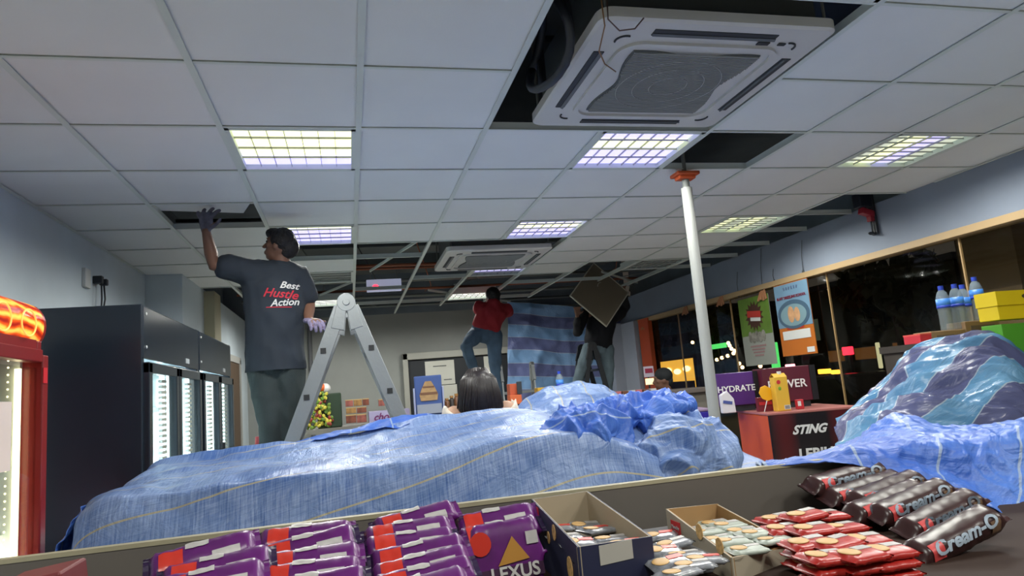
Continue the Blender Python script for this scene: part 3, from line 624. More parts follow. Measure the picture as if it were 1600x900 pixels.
# --- generic clothed figure from joints
def figure(label, J, base, shirt_m, jeans_m, facing=(0, 1, 0), hair=True, shirt_w=(.19, .13), sleeve=1.0, skin=SK, hairm=HAIR, gloves=None, vox=.012):
    root = person(label); root.location = base; j = {k: V(v)-V(base) for k, v in J.items()}
    b = B()
    b.limb([j['pel'], (j['pel']+j['chest'])/2, j['chest'], j['neck']], [(.15, .1), (.13, .09), (.16, .1), (.06, .055)], right=j['shR']-j['shL'])
    b.limb([j['neck']-V((0, 0, .04)), j['head']], [.054, .05]); head(b, j['head'], facing, (0, 0, 1), 1)
    sh = B(); R_ = j['shR']-j['shL']
    sh.limb([j['pel']+(j['chest']-j['pel'])*.08, (j['pel']+j['chest'])/2, j['chest'], j['neck']-V((0, 0, .03))], [(shirt_w[0]*.95, shirt_w[1]), (shirt_w[0]*.93, shirt_w[1]), shirt_w, (.09, .08)], right=R_)
    for s in 'LR':
        a, e, h = j['sh'+s], j['el'+s], j['wr'+s]
        b.limb([a, (a+e)/2, e, e+(h-e)*.35, h], [.05, .045, .04, .04, .027]); b.limb([j['chest'], a], [.08, .05])
        hand(b, h, h-e, V(facing), .4, .3, 1.05, 1 if s == 'L' else -1, .010)
        q = [j['chest']+(a-j['chest'])*.4, a, (a+e)/2]; rr = [.1, .082, .074]
        if sleeve > .9: q += [e, e+(h-e)*.85]; rr += [.062, .046]
        sh.limb(q, rr)
        if 'hip'+s in j:
            hp_, k, f = j['hip'+s], j['kn'+s], j['ft'+s]
            b.limb([hp_, (hp_+k)/2, k, k+(f-k)*.35, f], [.085, .072, .052, .05, .036]); fd = V(facing); b.limb([f-fd*.05, f+fd*.14-V((0, 0, .02))], [.038, .03])
    put(fused(b, vox, 2), skin, 'body', root)
    put(fused(sh, .014, 4, .010, 7), shirt_m, 'shirt', root)
    if 'hipL' in j:
        q = B(); q.limb([j['pel']+V((0, 0, .06)), j['pel']-V((0, 0, .05))], [(.155, .115), (.165, .125)], right=R_)
        for s in 'LR':
            hp_, k, f = j['hip'+s], j['kn'+s], j['ft'+s]; q.limb([hp_, (hp_+k)/2, k, k+(f-k)*.5, f+(k-f).normalized()*.06], [.102, .09, .074, .064, .056])
        put(fused(q, .013, 4, .008, 10), jeans_m, 'jeans', root)
        q = B(); fd = V(facing)
        for s in 'LR': q.limb([j['ft'+s]-fd*.06, j['ft'+s]+fd*.16-V((0, 0, .02))], [.047, .038])
        put(fused(q, .010, 2), BLK, 'shoes', root)
    if hair:
        fd = V(facing).normalized(); q = B(); q.ell(j['head']-fd*.02+V((0, 0, .02)), (.09, .098, .098), V((0, 1, 0)).rotation_difference(fd).to_matrix()); q.ell(j['head']-fd*.05-V((0, 0, .04)), (.075, .05, .06)); put(fused(q, .009, 2, .006, 40), hairm, 'hair', root)
    return root, j
def K(px, py, y): return P(px, py, y=y)
y = 8.15
figure('worker in a red shirt and jeans standing on a stepladder, head up in the ceiling', dict(
    pel=K(758, 516, y), chest=K(770, 485, y), neck=K(771, 470, y-.03), head=K(770, 463, y+.02), shL=K(747, 479, y), elL=K(750, 488, y+.2), wrL=K(763, 478, y+.36),
    shR=K(793, 484, y), elR=K(793, 492, y+.2), wrR=K(780, 480, y+.36), hipL=K(746, 521, y), knL=K(728, 541, y-.22), ftL=K(742, 582, y-.02), hipR=K(772, 523, y), knR=K(774, 572, y), ftR=K(784, 628, y)),
    K(770, 640, y), mat('shirt_red', (150, 30, 42), .8, var=.1), mat('jeans_blue', (74, 98, 122), .85, var=.2, vscale=8), facing=(.0, 1, .15), sleeve=.5)
y = 8.4
r3, j3 = figure('worker in a dark jacket and pale jeans on a stepladder carrying a ceiling board', dict(
    pel=K(934, 538, y), chest=K(940, 500, y), neck=K(940, 482, y), head=K(938, 470, y), shL=K(912, 490, y), elL=K(902, 520, y-.12), wrL=K(902, 493, y-.28),
    shR=K(966, 492, y), elR=K(978, 480, y+.0), wrR=K(974, 458, y-.2), hipL=K(922, 545, y), knL=K(908, 580, y-.12), ftL=K(896, 622, y), hipR=K(948, 545, y), knR=K(950, 588, y-.05), ftR=K(948, 632, y)),
    K(925, 640, y), mat('jacket_black', (22, 24, 32), .8, var=.15), mat('jeans_pale', (110, 128, 138), .85, var=.2, vscale=8), facing=(-.3, -1, .1), shirt_w=(.2, .15))
# extra jacket tied at the waist, hanging
# woman with long hair, her back to us
y = 3.95
bx = K(748, 640, y)
figure_base = V((bx.x, y, 0))
hc = K(747, 607, y)
rw, jw = figure('woman with shoulder-length dark hair in a white top, seen from behind', dict(
    pel=(bx.x, y, .92), chest=(bx.x+.01, y, 1.28), neck=(bx.x+.01, y, 1.435), head=hc, shL=(bx.x-.15, y, 1.385), elL=(bx.x-.19, y+.03, 1.06), wrL=(bx.x-.12, y+.22, 1.0), shR=(bx.x+.17, y, 1.39), elR=(bx.x+.21, y+.03, 1.06), wrR=(bx.x+.14, y+.22, 1.0),
    hipL=(bx.x-.08, y, .88), knL=(bx.x-.09, y+.02, .48), ftL=(bx.x-.09, y, .06), hipR=(bx.x+.1, y, .88), knR=(bx.x+.1, y+.02, .48), ftR=(bx.x+.1, y, .06)),
    figure_base, mat('top_white', (225, 215, 200), .8), mat('jeans_dark', (50, 56, 70), .9), facing=(0, 1, 0), hair=False, skin=mat('skin_light', (190, 150, 125), .5), shirt_w=(.17, .12), sleeve=.5)
hb = B(); h0 = hc-figure_base
hb.ell(h0+V((0, -.005, .022)), (.098, .108, .102)); hb.limb([h0+V((0, -.03, .0)), h0+V((.0, -.045, -.10)), h0+V((.005, -.05, -.185))], [(.10, .085), (.108, .07), (.09, .04)], right=(1, 0, 0))
me = fused(hb, .008, 3)
hm = B(); hm.bm.from_mesh(me)
for k in range(240):
    a = random.uniform(-PI*.95, -PI*.05); ca, sa = math.cos(a), math.sin(a); L2 = random.uniform(.16, .235); jt = random.uniform(-.012, .012)
    hm.tube([h0+V((ca*.05, sa*.05-.005, .113+jt*.3)), h0+V((ca*.104, sa*.105-.005, .05)), h0+V((ca*.112+jt, sa*.108-.01, -.04)), h0+V((ca*.120+jt*1.5, sa*.095-.012, -.11)), h0+V((ca*.112-jt*2, sa*.075-.012, -.01-L2))], [.003, .0055, .006, .005, .002], 5)
hm.obj('hair', mat('hair_brown', (36, 30, 32), .38, var=.5, vscale=60), rw, smooth=True)
# person with dark cap
y = 6.9; hc = K(1036, 592, y); bs = V((hc.x+.06, y, 0))
r5, j5 = figure('person in a black cap and olive green jacket near the window, facing left', dict(
    pel=(bs.x, y, .92), chest=(bs.x, y, 1.16), neck=(bs.x-.01, y, 1.30), head=hc, shL=(bs.x-.13, y-.1, 1.24), elL=(bs.x-.26, y-.14, 1.05), wrL=(bs.x-.42, y-.1, 1.1), shR=(bs.x+.13, y+.05, 1.24), elR=(bs.x+.14, y+.1, 1.0), wrR=(bs.x-.1, y+.15, 1.0),
    hipL=(bs.x-.08, y, .88), knL=(bs.x-.09, y, .48), ftL=(bs.x-.09, y, .06), hipR=(bs.x+.1, y, .88), knR=(bs.x+.1, y, .48), ftR=(bs.x+.1, y, .06)),
    bs, mat('jacket_olive', (74, 78, 50), .85, var=.1), MATS['jeans_dark'], facing=(-1, .35, -.05), hair=False, shirt_w=(.2, .14))
q = B(); h = hc-bs; q.ell(h+V((.01, 0, .035)), (.1, .1, .088)); q.ell(h+V((.05, 0, -.02)), (.055, .078, .075)); put(fused(q, .008, 2), mat('cap_black', (26, 30, 34), .8), 'cap', r5)
# ---------------------------------------------------------------- ceiling boards in hand
BOARD = mat('board_brown', (128, 118, 100), .85, var=.05)
cc = (K(884, 461, 7.98)+K(989, 459, 7.98))/2
t = T('ceiling_board', 'square brown backed ceiling board carried diamond-wise by the worker in the dark jacket', 'ceiling board', cc, rot=(-.22, math.radians(45)-.03, 0))
B().box((0, 0, 0), (.59, .014, .59)).obj('panel', BOARD, t)
B().box((0, -.002, -.295), (.6, .02, .012)).box((0, -.002, .295), (.6, .02, .012)).box((-.295, -.002, 0), (.012, .02, .6)).box((.295, -.002, 0), (.012, .02, .6)).obj('edge', mat('board_edge', (196, 192, 176), .7), t)
B().tube([(-.02+.045*math.cos(a)-.03, -.0085, .10+.05*math.sin(a)) for a in (2.2, 2.6, 3.0, 3.5, 4.0)], .004, 5).obj('scratch', MATS['board_edge'], t)
t = T('ceiling_board', 'white ceiling board being pushed up into its gap by the raised gloved hand', 'ceiling board', (cx_(-1)-.02, ry_(3)+.02, H+.034), rot=(.07, -.02, .26))
B().box((-.29, .20, 0), (.575, .44, .012)).obj('panel', TILE, t)
# ---------------------------------------------------------------- tarps
TB = tarp_mat('tarp_blue', (64, 96, 156), (142, 164, 204), (170, 162, 138), 1.15, .32)
TV = tarp_mat('tarp_vivid', (40, 82, 180), (84, 124, 200), (140, 158, 190), .6)
TS = tarp_mat('tarp_striped', (64, 112, 156), (108, 152, 184), (150, 166, 182), .3, .2, band=.42)
def cr_(a, b, c, d, t):
    return (a*(-t**3+2*t*t-t)+b*(3*t**3-5*t*t+2)+c*(-3*t**3+4*t*t+t)+d*(t**3-t*t))*.5
def sheet(name, ctrl, m, nu, nv, label, amp=.02, fs=4, cat='tarpaulin', origin=None, uvs=(1, 1), uvo=(0, 0), group=None, drop=None, seed=0, swap=False, ridged=1.0, aniso=None, skew=0):
    """sheet through a grid of control points (rows x cols), folded by ridged noise"""
    R = [[V(p) for p in r] for r in ctrl]; nr, nc = len(R), len(R[0])
    def g(i, j): return R[max(0, min(nr-1, i))][max(0, min(nc-1, j))]
    pts = []
    for a in range(nu+1):
        u = a/nu*(nr-1); i = min(int(u), nr-2); t_ = u-i; row = []
        for b_ in range(nv+1):
            v = b_/nv*(nc-1); j = min(int(v), nc-2); s = v-j
            q = [cr_(g(i+k, j-1), g(i+k, j), g(i+k, j+1), g(i+k, j+2), s) for k in (-1, 0, 1, 2)]
            row.append(cr_(*q, t_))
        pts.append(row)
    # arc lengths for uv
    U = [0]; 
    for a in range(nu): U.append(U[-1]+(pts[a+1][nv//2]-pts[a][nv//2]).length)
    Vv = [0]
    for b_ in range(nv): Vv.append(Vv[-1]+(pts[nu//2][b_+1]-pts[nu//2][b_]).length)
    out = [[None]*(nv+1) for _ in range(nu+1)]
    for a in range(nu+1):
        for b_ in range(nv+1):
            du = pts[min(a+1, nu)][b_]-pts[max(a-1, 0)][b_]; dv = pts[a][min(b_+1, nv)]-pts[a][max(b_-1, 0)]
            n = du.cross(dv); n = n.normalized() if n.length > 1e-9 else V((0, 0, 1))
            p = pts[a][b_]; q = (p*fs if aniso is None else V((U[a]*fs*aniso[0], Vv[b_]*fs*aniso[1], 0)))+V((seed*7.3, seed*3.1, 0))
            n1 = 1-abs(noise.noise(q))*2.6; n2 = (1-abs(noise.noise(q*2.3+V((9, 2, 4))))*2.4)*.45; n3 = noise.noise(q*6)*.16
            out[a][b_] = p+n*amp*((n1+n2)*ridged+n3*2)
    org = V(origin) if origin is not None else pts[nu//2][nv//2]
    me = bpy.data.meshes.new(name); vs = [tuple(out[a][b_]-org) for a in range(nu+1) for b_ in range(nv+1)]
    fc = [(a*(nv+1)+b_, (a+1)*(nv+1)+b_, (a+1)*(nv+1)+b_+1, a*(nv+1)+b_+1) for a in range(nu) for b_ in range(nv)]
    me.from_pydata(vs, [], fc); ul = me.uv_layers.new(name='UVMap')
    for p_ in me.polygons:
        for li in p_.loop_indices:
            vi = me.loops[li].vertex_index; a, b_ = divmod(vi, nv+1); uvv = (U[a]*uvs[0]+uvo[0], Vv[b_]*uvs[1]+uvo[1]+skew*U[a])
            ul.data[li].uv = uvv[::-1] if swap else uvv
    me.materials.append(m); me.shade_smooth()
    o = link(name, me, loc=org, label=label, cat=cat, group=group)
    sd = o.modifiers.new('thick', 'SOLIDIFY'); sd.thickness = .002; sd.offset = 0
    return o
# covered shelf run behind the counter (main tarp): columns left -> right, rows from back foot over the top to front foot
xs = [-1.09, -.97, -.91, -.55, -.15, .25, .65, 1.0, 1.45, 1.9]
zt = [.55, 1.10, 1.285, 1.305, 1.315, 1.36, 1.385, 1.35, 1.22, 1.15]     # back top edge
zf = [.50, 1.02, 1.235, 1.25, 1.27, 1.275, 1.31, 1.29, 1.10, 1.05]     # front top edge
prof_rows = []
prof_rows.append([(x, 3.70, .0) for x in xs]); prof_rows.append([(x, 3.68, z*.6) for x, z in zip(xs, zt)])
prof_rows.append([(x, 3.62, z-.02) for x, z in zip(xs, zt)]); prof_rows.append([(x, 3.5, z) for x, z in zip(xs, zt)])
prof_rows.append([(x, 3.1, (a+b_)/2-.01) for x, a, b_ in zip(xs, zt, zf)])
prof_rows.append([(x, 2.80, z) for x, z in zip(xs, zf)]); prof_rows.append([(x, 2.70, z-.05) for x, z in zip(xs, zf)])
prof_rows.append([(x+.0, 2.62, z*.72) for x, z in zip(xs, zf)]); prof_rows.append([(x-.02, 2.5, z*.35) for x, z in zip(xs, zf)]); prof_rows.append([(x-.03, 2.42, .0) for x in xs])
prof_rows = [list(r) for r in zip(*prof_rows)]
sheet('tarpaulin', prof_rows, TB, 260, 180, 'long blue woven tarpaulin with tan lines covering the shelf behind the counter', amp=.015, fs=2.6, seed=1, skew=.20)
# vivid blue flap at the left end of the run
sheet('tarpaulin', [[(-.93, 3.45, 1.2), (-.93, 3.0, 1.22), (-.95, 2.74, 1.18)], [(-1.03, 3.4, .8), (-1.05, 3.0, .8), (-1.06, 2.62, .85)], [(-1.10, 3.35, .02), (-1.12, 3.0, .02), (-1.14, 2.5, .02)]], TV, 60, 60, 'bright blue tarpaulin flap falling at the left end of the covered shelf', amp=.02, fs=6, seed=4)
# second sheet lying farther back, bright blue, seen left of the ladder foot
sheet('tarpaulin', [[(-.42, 4.0, 1.24), (-.1, 4.0, 1.31), (.25, 4.02, 1.37), (.45, 4.0, 1.36)], [(-.42, 3.75, 1.28), (-.1, 3.75, 1.34), (.25, 3.8, 1.39), (.5, 3.75, 1.38)], [(-.4, 3.55, 1.26), (-.1, 3.55, 1.33), (.25, 3.55, 1.35), (.5, 3.55, 1.35)]], TV, 40, 50, 'bright blue tarpaulin fold behind the covered shelf at the ladder foot', amp=.012, fs=6, seed=8)
# pyramid tarp over items in the middle distance
a0 = P(865, 618, y=4.6)
sheet('tarpaulin', [[(1.0, 5.2, .6), (1.4, 5.25, .7), (1.75, 5.25, .7), (2.2, 5.2, .6)], [(1.08, 4.95, 1.2), (1.36, 4.95, 1.41), (1.78, 4.95, 1.42), (2.2, 4.9, 1.16)], [(1.05, 4.75, 1.26), (1.36, 4.7, 1.405), (1.75, 4.7, 1.41), (2.15, 4.65, 1.2)], [(.95, 4.5, 1.2), (1.3, 4.42, 1.28), (1.7, 4.4, 1.3), (2.15, 4.4, 1.14)], [(.9, 4.4, .7), (1.3, 4.3, .7), (1.7, 4.25, .7), (2.2, 4.3, .7)]], TB, 90, 90, 'pale blue tarpaulin draped like a tent right of the dark-haired woman', amp=.015, fs=5, seed=5)
# crumpled heap
def crumple(c, r, m, label, seed, amp=.09, flat=.4, rot=0):
    bm = bmesh.new(); bmesh.ops.create_icosphere(bm, subdivisions=7, radius=1)
    Rm = Matrix.Rotation(rot, 3, 'Z')
    uvl = bm.loops.layers.uv.new('UVMap')
    for v in bm.verts:
        d = v.co.normalized(); e = V((d.x*r[0], d.y*r[1], d.z*r[2])); n = V((d.x/r[0], d.y/r[1], d.z/r[2])).normalized()
        q = e*3.9+V((seed*3.7, seed, 0))
        wq = V((noise.noise(q), noise.noise(q+V((4, 4, 4))), noise.noise(q+V((8, 1, 3)))))*.9
        n1 = abs(noise.noise(q+wq))*2.2; n2 = abs(noise.noise(q*2.1+wq*2))*2.0; n3 = abs(noise.noise(q*4.3+wq*3))*2.0
        p = e+n*amp*(.55-n1+.45*(.5-n2)+.2*(.5-n3))
        if p.z < -r[2]*flat: p.z = -r[2]*flat+(p.z+r[2]*flat)*.05
        v.co = Rm @ p
    for f in bm.faces:
        for l in f.loops: l[uvl].uv = (l.vert.co.x*1.0+l.vert.co.y*.5, l.vert.co.z+l.vert.co.y*.6)
    me = bpy.data.meshes.new('tarpaulin'); bm.to_mesh(me); bm.free(); me.materials.append(m); me.shade_smooth()
    return link('tarpaulin', me, loc=c, label=label, cat='tarpaulin')
bz = lambda px, py, y: P(px, py, y=y)
crumple(bz(1050, 712, 2.95), (.25, .28, .17), TB, 'bulging blue tarpaulin bundle with pale lines left of the pole foot, lowest of the heap', 2, .07, .95, .15)
crumple(bz(1000, 652, 3.1)+V((0, .05, 0)), (.27, .22, .075), TV, 'crumpled bright blue tarpaulin on top of the bundle', 5, .07, .9, .1)
crumple(bz(1035, 637, 3.15), (.14, .16, .06), TV, 'small tarpaulin fold topmost on the heap', 15, .05, .9, -.2)
crumple(bz(915, 680, 2.95), (.17, .2, .095), TV, 'crumpled bright blue tarpaulin spilling toward the covered shelf', 9, .08, .9, -.5)
# right: tall tarp over shelf
def right_tarps():
    q = lambda px, py, y: P(px, py, y=y)
    rows = [
     [q(1345, 645, 3.3), q(1402, 590, 3.2), q(1432, 556, 3.1), q(1480, 538, 3.05), q(1545, 530, 3.0), q(1605, 564, 2.95), q(1700, 560, 2.9)],
     [q(1330, 655, 3.1), q(1394, 604, 3.0), q(1425, 568, 2.9), q(1480, 550, 2.8), q(1552, 540, 2.75), q(1612, 580, 2.7), q(1700, 575, 2.7)],
     [q(1312, 668, 2.9), q(1384, 634, 2.8), q(1440, 605, 2.65), q(1490, 600, 2.6), q(1560, 590, 2.55), q(1620, 620, 2.5), q(1710, 620, 2.5)],
     [q(1310, 700, 2.7), q(1372, 675, 2.6), q(1440, 665, 2.5), q(1500, 668, 2.45), q(1575, 660, 2.4), q(1630, 680, 2.4), q(1720, 680, 2.4)],
     [q(1320, 800, 2.6), q(1380, 790, 2.5), q(1450, 790, 2.4), q(1510, 790, 2.35), q(1580, 790, 2.3), q(1640, 790, 2.3), q(1730, 790, 2.3)]]
    sheet('tarpaulin', rows, TS, 120, 160, 'shiny pale blue striped tarpaulin over the tall stack at the right', amp=.032, fs=4.6, seed=3, aniso=(1.4, .45), swap=False, skew=.9)
    rows = [
     [q(1180, 729, 1.42), q(1240, 724, 1.6), q(1300, 708, 1.75), q(1340, 688, 1.9), q(1400, 650, 2.0), q(1480, 668, 2.0), q(1560, 665, 2.0), q(1640, 650, 2.0), q(1720, 650, 2.0)],
     [q(1182, 731, 1.40), q(1250, 722, 1.5), q(1320, 702, 1.6), q(1375, 682, 1.7), q(1440, 680, 1.75), q(1520, 680, 1.75), q(1590, 678, 1.7), q(1660, 674, 1.7), q(1740, 670, 1.7)],
     [q(1190, 732, 1.34), q(1270, 721, 1.36), q(1345, 702, 1.36), q(1410, 694, 1.36), q(1470, 688, 1.36), q(1530, 682, 1.36), q(1590, 675, 1.35), q(1660, 668, 1.34), q(1750, 660, 1.34)],
     [q(1192, 732, 1.27), q(1280, 719, 1.26), q(1345, 704, 1.24), q(1410, 698, 1.235), q(1470, 693, 1.23), q(1530, 688, 1.23), q(1590, 682, 1.22), q(1660, 676, 1.22), q(1750, 668, 1.22)],
     [q(1194, 733, 1.255), q(1285, 722, 1.235), q(1350, 718, 1.21), q(1410, 724, 1.20), q(1470, 738, 1.185), q(1530, 754, 1.17), q(1590, 772, 1.15), q(1660, 788, 1.13), q(1750, 800, 1.1)],
     [q(1197, 734, 1.25), q(1290, 727, 1.225), q(1360, 736, 1.19), q(1430, 754, 1.165), q(1485, 776, 1.13), q(1530, 794, 1.10), q(1580, 818, 1.06), q(1650, 840, 1.02), q(1750, 860, 1.0)]]
    sheet('tarpaulin', rows, TV, 130, 200, 'bright blue tarpaulin thrown over the right end of the counter', amp=.010, fs=9, seed=6)
right_tarps()
# tarp curtain on the back wall
q = lambda px, py: P(px, py, y=10.2)
rows = [[q(792, 472), q(830, 474), q(880, 478), q(930, 482), q(985, 484)], [q(793, 500), q(835, 503), q(880, 508), q(930, 505), q(985, 505)], [q(792, 545), q(830, 545), q(880, 550), q(930, 550), q(985, 545)], [q(792, 600), q(830, 600), q(880, 600), q(930, 600), q(985, 600)], [q(792, 680), q(830, 680), q(880, 680), q(930, 680), q(985, 680)]]
TC = tarp_mat('tarp_curtain', (120, 164, 216), (150, 190, 236), (190, 205, 230), .1, .3, band=.37)
sheet('tarpaulin_curtain', [list(r) for r in rows], TC, 90, 90, 'striped blue tarpaulin hung as a curtain on the back wall', amp=.05, fs=1.6, seed=11, cat='tarpaulin', swap=True)
# ---------------------------------------------------------------- back wall: board frame, pipe
c0 = P(628, 553, y=10.3); c1 = P(800, 548, y=10.3); cb = P(640, 690, y=10.3)
t = T('notice_board', 'framed notice board on the back wall with white papers', 'board', (c0.x, 10.3, cb.z))
wb, hb_ = c1.x-c0.x, c0.z-cb.z
B().box((wb/2, .01, hb_/2), (wb, .02, hb_)).obj('backing', mat('board_black', (36, 40, 46), .6), t)
FRM = mat('board_frame', (168, 168, 160), .5)
b = B()
for x, z, w_, h_ in ((.04, hb_/2, .08, hb_), (wb-.04, hb_/2, .08, hb_), (wb/2, hb_-.05, wb, .10), (wb*.62, hb_/2, .05, hb_)): b.box((x, -.02, z), (w_, .06, h_))
b.obj('frame', FRM, t, bevel=.01)
for k, (x, z, w_, h_, mm) in enumerate(((.55, hb_-.32, .44, .36, 0), (.62, hb_-.62, .34, .22, 0), (1.35, hb_-.35, .24, .45, 0), (.66, hb_-.86, .26, .2, 1), (1.38, hb_-.75, .18, .22, 0))):
    o = B().box((x, -.006, z), (w_, .006, h_)).obj('paper', mat('paper_white', (205, 205, 196), .8) if not mm else mat('paper_orange_glow', (240, 190, 130), .8, emit=(240, 190, 130), es=.3), t)  # the orange sheet is plain paper given its own glow to look lit
for x_, z_, l_ in ((.55, .22, .2), (.48, .43, .12), (.66, .43, .12)): B().box((x_, -.011, hb_-z_), (l_, .003, .01)).obj('print', BLK, t)
a = P(483, 500, y=10.28)
B().cyl((a.x, 10.28, 0), (a.x, 10.28, 2.74), .03, 10).obj('riser_pipe', mat('riser', (96, 98, 102), .6), label='dark vertical pipe on the back wall left of the ladder', cat='pipe')
# ---------------------------------------------------------------- stock on the far shelves
def boxy(px0, py0, px1, py1, y, dp, m, name, label, cat, rz=0, group=None, parts=None):
    a = P(px0, py1, y=y); b_ = P(px1, py0, y=y); w_ = b_.x-a.x; h_ = b_.z-a.z
    t = T(name, label, cat, ((a.x+b_.x)/2, y+dp/2, a.z), rz, group)
    B().box((0, 0, h_/2), (w_, dp, h_)).obj('carton', m, t, bevel=min(.004, w_*.03))
    return t, w_, h_, dp
# low shelf behind the ladder
t = T('display_shelf', 'low display shelf behind the ladder holding sweets and gift boxes', 'shelf', (.2, 6.25, 0)); zS = P(560, 663, y=6.0).z-.01
B().box((0, 0, zS-.02), (1.58, .6, .04)).obj('top', GREYP, t)
for sx in (-.75, .75): B().box((sx, 0, (zS-.04)/2), (.04, .58, zS-.04)).obj('side', GREYP, t)
for z in (.1, .5): B().box((0, 0, z), (1.46, .56, .03)).obj('shelf_board', GREYP, t)
# hanging sweets tower
c = P(510, 668, y=6.05); t = T('sweets_stand', 'stand hung with green and yellow sweets with a round red and white top', 'display stand', (c.x, 6.15, zS))
hh = P(510, 615, y=6.05).z-zS
B().box((.03, 0, hh/2), (.2, .16, hh)).obj('core', mat('stand_green', (44, 62, 44), .7), t, bevel=.01)
ms = [mat('sweet_yellow', (206, 190, 70), .4), mat('sweet_green', (108, 140, 52), .4), mat('sweet_red', (150, 60, 48), .4)]
for mi in range(3):
    b = B()
    for k in range(46 if mi < 2 else 22):
        z = random.uniform(.0, hh); x = random.uniform(-.16, .08)*(1-.5*z/hh)-.02
        b.ell((x, -.10+random.uniform(-.02, .02), z+.01), (.014, .008, .018), Euler((0, random.uniform(-1, 1), 0)).to_matrix(), seg=8)
    tag(b.obj('sweets', ms[mi], t, smooth=True), kind='stuff')
b = B().ell((.0, 0, hh+.045), (.045, .045, .045), seg=16); b.obj('ball', mat('ball_white', (225, 220, 215), .5), t, smooth=True); B().ell((-.022, -.012, hh+.05), (.034, .038, .038)).obj('ball_patch', mat('ball_orange', (220, 100, 30), .5), t, smooth=True)
gm_ = [mat('gift_brown', (120, 66, 48), .5, var=.5, vscale=25), mat('gift_rose', (150, 84, 74), .5, var=.5, vscale=25), mat('gift_gold', (150, 110, 62), .5, var=.5, vscale=30)]
for k, (x0_, y0_, x1_, y1_) in enumerate(((541, 647, 557, 662), (558, 646, 573, 661), (541, 636, 557, 647), (558, 635, 573, 646), (540, 624, 552, 636), (553, 623, 566, 635), (567, 622, 577, 634), (592, 623, 604, 635), (604, 622, 622, 634))):
    nm = ['bottom left', 'bottom right', 'second row left', 'second row right', 'top row leftmost', 'top row middle', 'top row right', 'behind the right ladder leg', 'top right, beside the ladder leg']
    t, w_, h_, dp = boxy(x0_, y0_, x1_-.7, y1_-.3, 6.05 if y0_ > 630 or x0_ < 580 else 6.05, .09, gm_[k % 3], 'gift_box', 'small patterned gift box behind the ladder, '+nm[k], 'box', group='small gift boxes behind the ladder')
    B().box((0, 0, h_*.93), (w_*1.02, dp*1.02, h_*.14)).obj('lid', mat('gift_lid', (190, 160, 110), .5), t)
t, w_, h_, dp = boxy(577, 638, 640, 663, 6.0, .2, mat('box_lilac', (168, 158, 190), .6), 'snack_box', 'wide lilac box with purple script behind the right ladder leg', 'box')
text('choco', .085, (-.03, -dp/2-.002, h_*.5), (PI/2, 0, 0), mat('print_plum', (110, 40, 96), .6), t, shear=.3, bold=.002)
# blue display board
a = P(651, 650, y=5.9); b_ = P(690, 585, y=5.9); w_ = b_.x-a.x; h_ = b_.z-a.z
t = T('display_card', 'upright blue display card with a golden dome picture left of the dark-haired woman', 'display card', ((a.x+b_.x)/2, 5.95, a.z))
B().box((0, 0, h_/2), (w_, .03, h_)).obj('card', mat('card_blue', (58, 82, 140), .5), t, bevel=.008)
dm = [(-.07, .12), (.07, .12), (.08, .17), (.055, .23), (.025, .285), (-.025, .285), (-.055, .23), (-.08, .17)]
B().prism([(x, -.018, z) for x, z in dm], (0, 0, 0), (0, -.004, 0)).obj('dome_picture', mat('card_gold', (160, 128, 88), .6, var=.2, vscale=30), t)
B().box((0, -.02, .18), (.15, .006, .022)).box((0, -.02, .235), (.1, .006, .014)).obj('picture_band', mat('card_brown', (110, 76, 54), .6), t)
B().box((0, -.02, .05), (w_*.9, .006, .08)).obj('lower_panel', mat('card_grey', (140, 146, 160), .6), t)
for s in (-1, 1): B().box((s*(w_/2+.006), 0, h_*.35), (.012, .05, h_*.7)).obj('side_rail', mat('rail_lilac', (150, 156, 190), .5), t)
# shelf (checkout) in the middle distance
yC = 5.9; zC = P(865, 626, y=yC).z
t = T('checkout_counter', 'checkout counter in the middle distance holding small goods', 'counter', (2.2, yC+.2, 0))
B().box((0, 0, zC-.02), (2.3, .55, .04)).obj('worktop', mat('counter_top', (96, 88, 84), .5), t, bevel=.004); B().box((0, .02, (zC-.04)/2), (2.2, .48, zC-.04)).obj('cabinet', GREYP, t)
def put_box(px, py_top, wpx, m, name, label, cat, y=yC, d=.12, extra=None):
    a = P(px-wpx/2, py_top, y=y); b_ = P(px+wpx/2, py_top, y=y); h_ = max(.03, a.z-zC)
    t = T(name, label, cat, ((a.x+b_.x)/2, y+.06, zC)); B().box((0, 0, h_/2), (b_.x-a.x, d, h_)).obj('carton', m, t, bevel=.003); return t, b_.x-a.x, h_
t, w_, h_ = put_box(852, 606, 24, mat('carton_yellow', (190, 150, 40), .5), 'snack_carton', 'yellow and black carton left of the small water bottle', 'box'); B().box((w_*.2, -.062, h_/2), (w_*.55, .003, h_*.7)).obj('print', BLK, t)
t, w_, h_ = put_box(803, 600, 14, mat('carton_orange', (180, 82, 50), .6), 'snack_carton', 'orange carton beside the black phone', 'box')
put_box(806, 618, 18, mat('carton_rust', (200, 96, 50), .6), 'snack_carton', 'low orange carton in front of the black phone', 'box', y=yC-.1)
a = P(812, 604, y=yC-.15)
t = T('card_reader', 'black upright phone-like reader standing on the checkout', 'device', (a.x+.02, yC-.05, zC)); B().box((0, 0, a.z-zC-.01), (.045, .015, .11)).obj('screen_body', BLK, t, bevel=.004); B().cyl((0, .0, 0), (0, 0, a.z-zC-.05), .008, 8).cyl((0, 0, 0), (0, 0, .008), .03, 12).obj('stand', BLK, t)
BOT = mat('bottle_plastic', (150, 165, 172), .1, trans=.0, spec=.9, alpha=.45); CAPB = mat('cap_blue', (40, 70, 190), .4); LABB = mat('label_blue', (64, 130, 214), .4)
